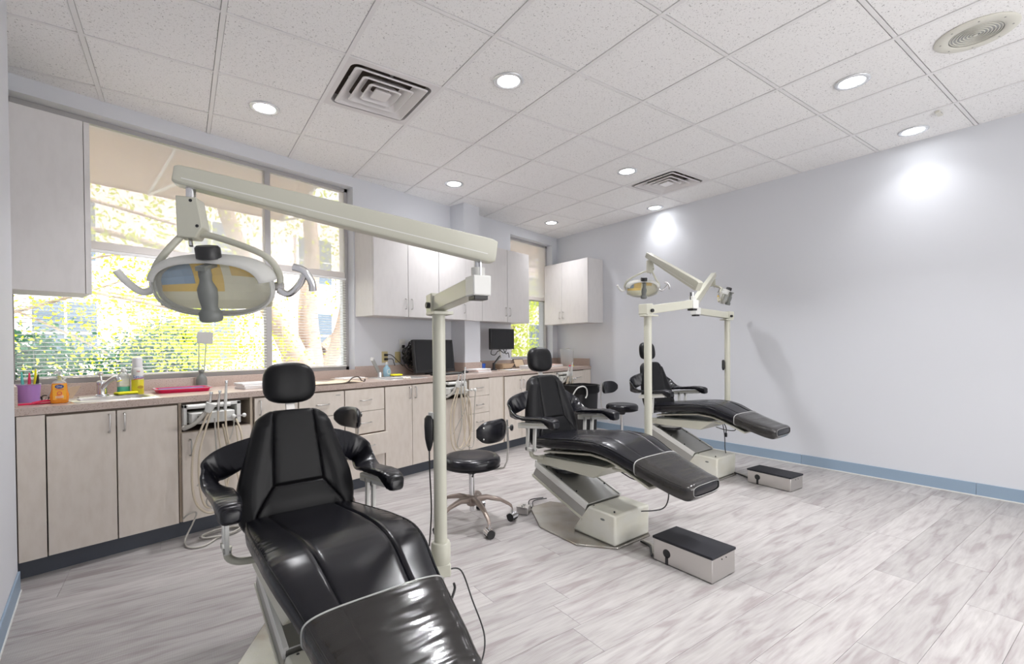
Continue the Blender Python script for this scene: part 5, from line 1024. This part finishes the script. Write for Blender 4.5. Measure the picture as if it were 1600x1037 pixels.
# large black monitor standing on the worktop
w = lobj('monitor', 'large black flat monitor leaning back on the worktop behind the front lamp pole', 'monitor', (3.36, 3.80, CT), .02)
MM = Tr(0, .03, .02) @ Matrix.Rotation(-.12, 4, 'X')
MB().box(-.285, .285, -.012, .03, .0, .355, Mx=MM).build('housing', m_blk, w, bevel=.006); MB().box(-.265, .265, -.0135, -.0125, .03, .34, Mx=MM).build('screen', mat('dark_screen', (.010, .010, .011), .22), w)
MB().box(-.10, .10, -.06, .10, 0, .012).build('stand_foot', m_blk, w, bevel=.004); MB().box(-.03, .03, .04, .075, .01, .14).build('stand_neck', m_blk, w, bevel=.004)
w = lobj('keyboard', 'black keyboard lying in front of the large black monitor', 'keyboard', (3.36, 3.64, CT), .1); MB().box(-.20, .20, -.065, .065, 0, .014).build('case', m_blk, w, bevel=.003)
kb = MB()
for i in range(14):
    for j in range(5): kb.box(-.185 + .027 * i, -.185 + .027 * i + .022, -.05 + .021 * j, -.05 + .021 * j + .017, .0142, .019)
kb.build('keys', m_dgrey, w, kind='stuff')
w = lobj('mouse', 'black computer mouse beside the keyboard by the pilaster', 'mouse', (3.70, 3.72, CT)); MB().sph((0, 0, .012), (.028, .045, .018), 16, 8).build('shell', m_blk, w, smooth=60); MB().tube(spline([(0, .04, .012), (-.03, .10, .006), (-.12, .16, .006), (-.16, .2, .02)], 6), .003, 6).build('cable', m_blk, w, smooth=60)
# small monitor on a spring arm
w = lobj('monitor', 'small square black monitor raised on a spring arm before the far window', 'monitor', (4.46, 3.83, CT))
MB().box(-.205, .205, -.02, .02, .255, .515, Mx=Rz(-.10)).build('housing', m_blk, w, bevel=.006); MB().box(-.190, .190, -.0215, -.0203, .27, .50, Mx=Rz(-.10)).build('screen', bpy.data.materials['dark_screen'], w)
MB().box(-.04, .04, .02, .05, .33, .43, Mx=Rz(-.10)).build('mount_plate', m_dgrey, w, bevel=.003)
MB().lathe([(.001, 0), (.04, 0), (.04, .008), (.018, .012), (.016, .09), (.001, .092)], 20, Mx=Tr(-.13, .02, 0)).build('arm_base', m_blk, w, smooth=45)
for d in (-.010, .012): MB().tube([(-.13, .02, .07 + d), (.0, .05, .15 + d), (.05, .06, .165 + d)], .007, 10).build('arm_link', m_alu if d < 0 else m_blk, w, smooth=50)
MB().tube([(.05, .06, .165), (.02, .05, .25), (.0, .045, .37)], .012, 12).build('upper_arm', m_white, w, smooth=50)
for q in ([(-.12, 0, .30), (-.19, .0, .25), (-.20, 0, .20), (-.13, 0, .19), (-.06, .02, .23), (.0, .03, .24)], [(.03, .0, .26), (.08, .0, .20), (.15, .02, .21), (.18, .03, .15)], [(-.05, .0, .26), (.03, -.01, .21), (.09, 0, .25), (.12, .03, .3)]): MB().tube(spline(q, 6), .005, 7).build('cord', m_blk, w, smooth=60)
# books, box, cup
stack(3.90, 3.70, .08, 3, .24, .17, ['lowest white booklet stacked before the wall pilaster', 'middle white booklet stacked before the wall pilaster', 'top white booklet stacked before the wall pilaster'], .013, 'booklet', [m_paper, col('pinkish_cover', (.70, .55, .52), .6)], cat='booklet')
w = lobj('pen_cup', 'deep blue plastic cup beside the wall pilaster', 'cup', (4.20, 3.92, CT)); MB().lathe([(.001, 0), (.033, 0), (.037, .085), (.034, .085), (.031, .005), (.001, .005)], 24, cap=False).build('cup', m_blue, w, smooth=50)
o = MB().tube([(0, 0, 0), (-.015, 0, .12)], .0035, 8).build('pen', m_blk, None, loc=(4.18, 3.92, CT + .006)); o['label'] = 'dark pen standing in the deep blue cup'; o['category'] = 'pen'
w = lobj('open_box', 'low tan cardboard box flaring open under the raised monitor', 'box', (4.62, 3.93, CT))
MB().ring([tr(.09, .06, 0), tr(.13, .09, .07), tr(.132, .092, .07), tr(.088, .058, .003)], cap=False).build('box_walls', m_tan, w, smooth=20); MB().prism([(-.085, -.056), (.085, -.056), (.085, .056), (-.085, .056)], 0, .003, 'z').build('box_floor', m_tan, w); MB().box(-.08, .08, -.064, -.058, .0, .022).build('dark_base', m_gap, w)
stack(4.36, 3.62, -.05, 2, .22, .16, ['flat tan folder under the arm-mounted monitor', 'flat white folder on the tan folder under the arm-mounted monitor'], .006, 'folder', [m_tan, m_paper], cat='folder')
stack(4.93, 3.72, .06, 3, .27, .20, ['lowest of the white booklets left of the middle headrest', 'middle one of the white booklets left of the middle headrest', 'top one of the white booklets left of the middle headrest'], .014, 'booklet', cat='booklet')
w = lobj('photo_frame', 'dark picture frame tilted back on the worktop before the far window', 'frame', (5.02, 3.98, CT), -.2); FM = Matrix.Rotation(-.45, 4, 'X')
MB().box(-.09, .09, -.006, .006, .0, .13, Mx=FM).build('frame', m_gap, w, bevel=.002); MB().box(-.078, .078, -.0075, -.006, .012, .118, Mx=FM).build('picture', m_tan, w)
stack(5.55, 3.80, .02, 2, .25, .18, ['lower pale booklet right of the middle headrest', 'upper pale booklet right of the middle headrest'], .016, 'booklet', [m_paper, col('rose_cover', (.68, .50, .44), .6)], cat='booklet')
w = lobj('plastic_tub', 'tall translucent white tub at the right end of the worktop', 'container', (5.80, 3.72, CT))
MB().ring([ov(.085, .075, 0, 32), ov(.088, .078, .006, 32), ov(.10, .09, .235, 32), ov(.106, .096, .238, 32), ov(.106, .096, .246, 32), ov(.097, .087, .246, 32), ov(.084, .074, .01, 32)], cap=False).build('tub', m_clearp, w, smooth=45)
MB().ring([ov(.07, .06, .008, 20), ov(.075, .065, .02, 20)]).build('contents', col('mixed_contents', (.75, .35, .12), .7), w); MB().box(.0, .07, -.0, .03, .246, .256).build('lid_tab', m_nick, w)
for x, c_, lb in ((5.72, m_yel, 'yellow'), (5.66, m_red, 'red')):
    o = MB().box(-.018, .018, -.012, .012, 0, .018).build('eraser', c_, None, bevel=.003, loc=(x, 3.58, CT)); o['label'] = f'small {lb} block lying before the translucent tub'; o['category'] = 'block'
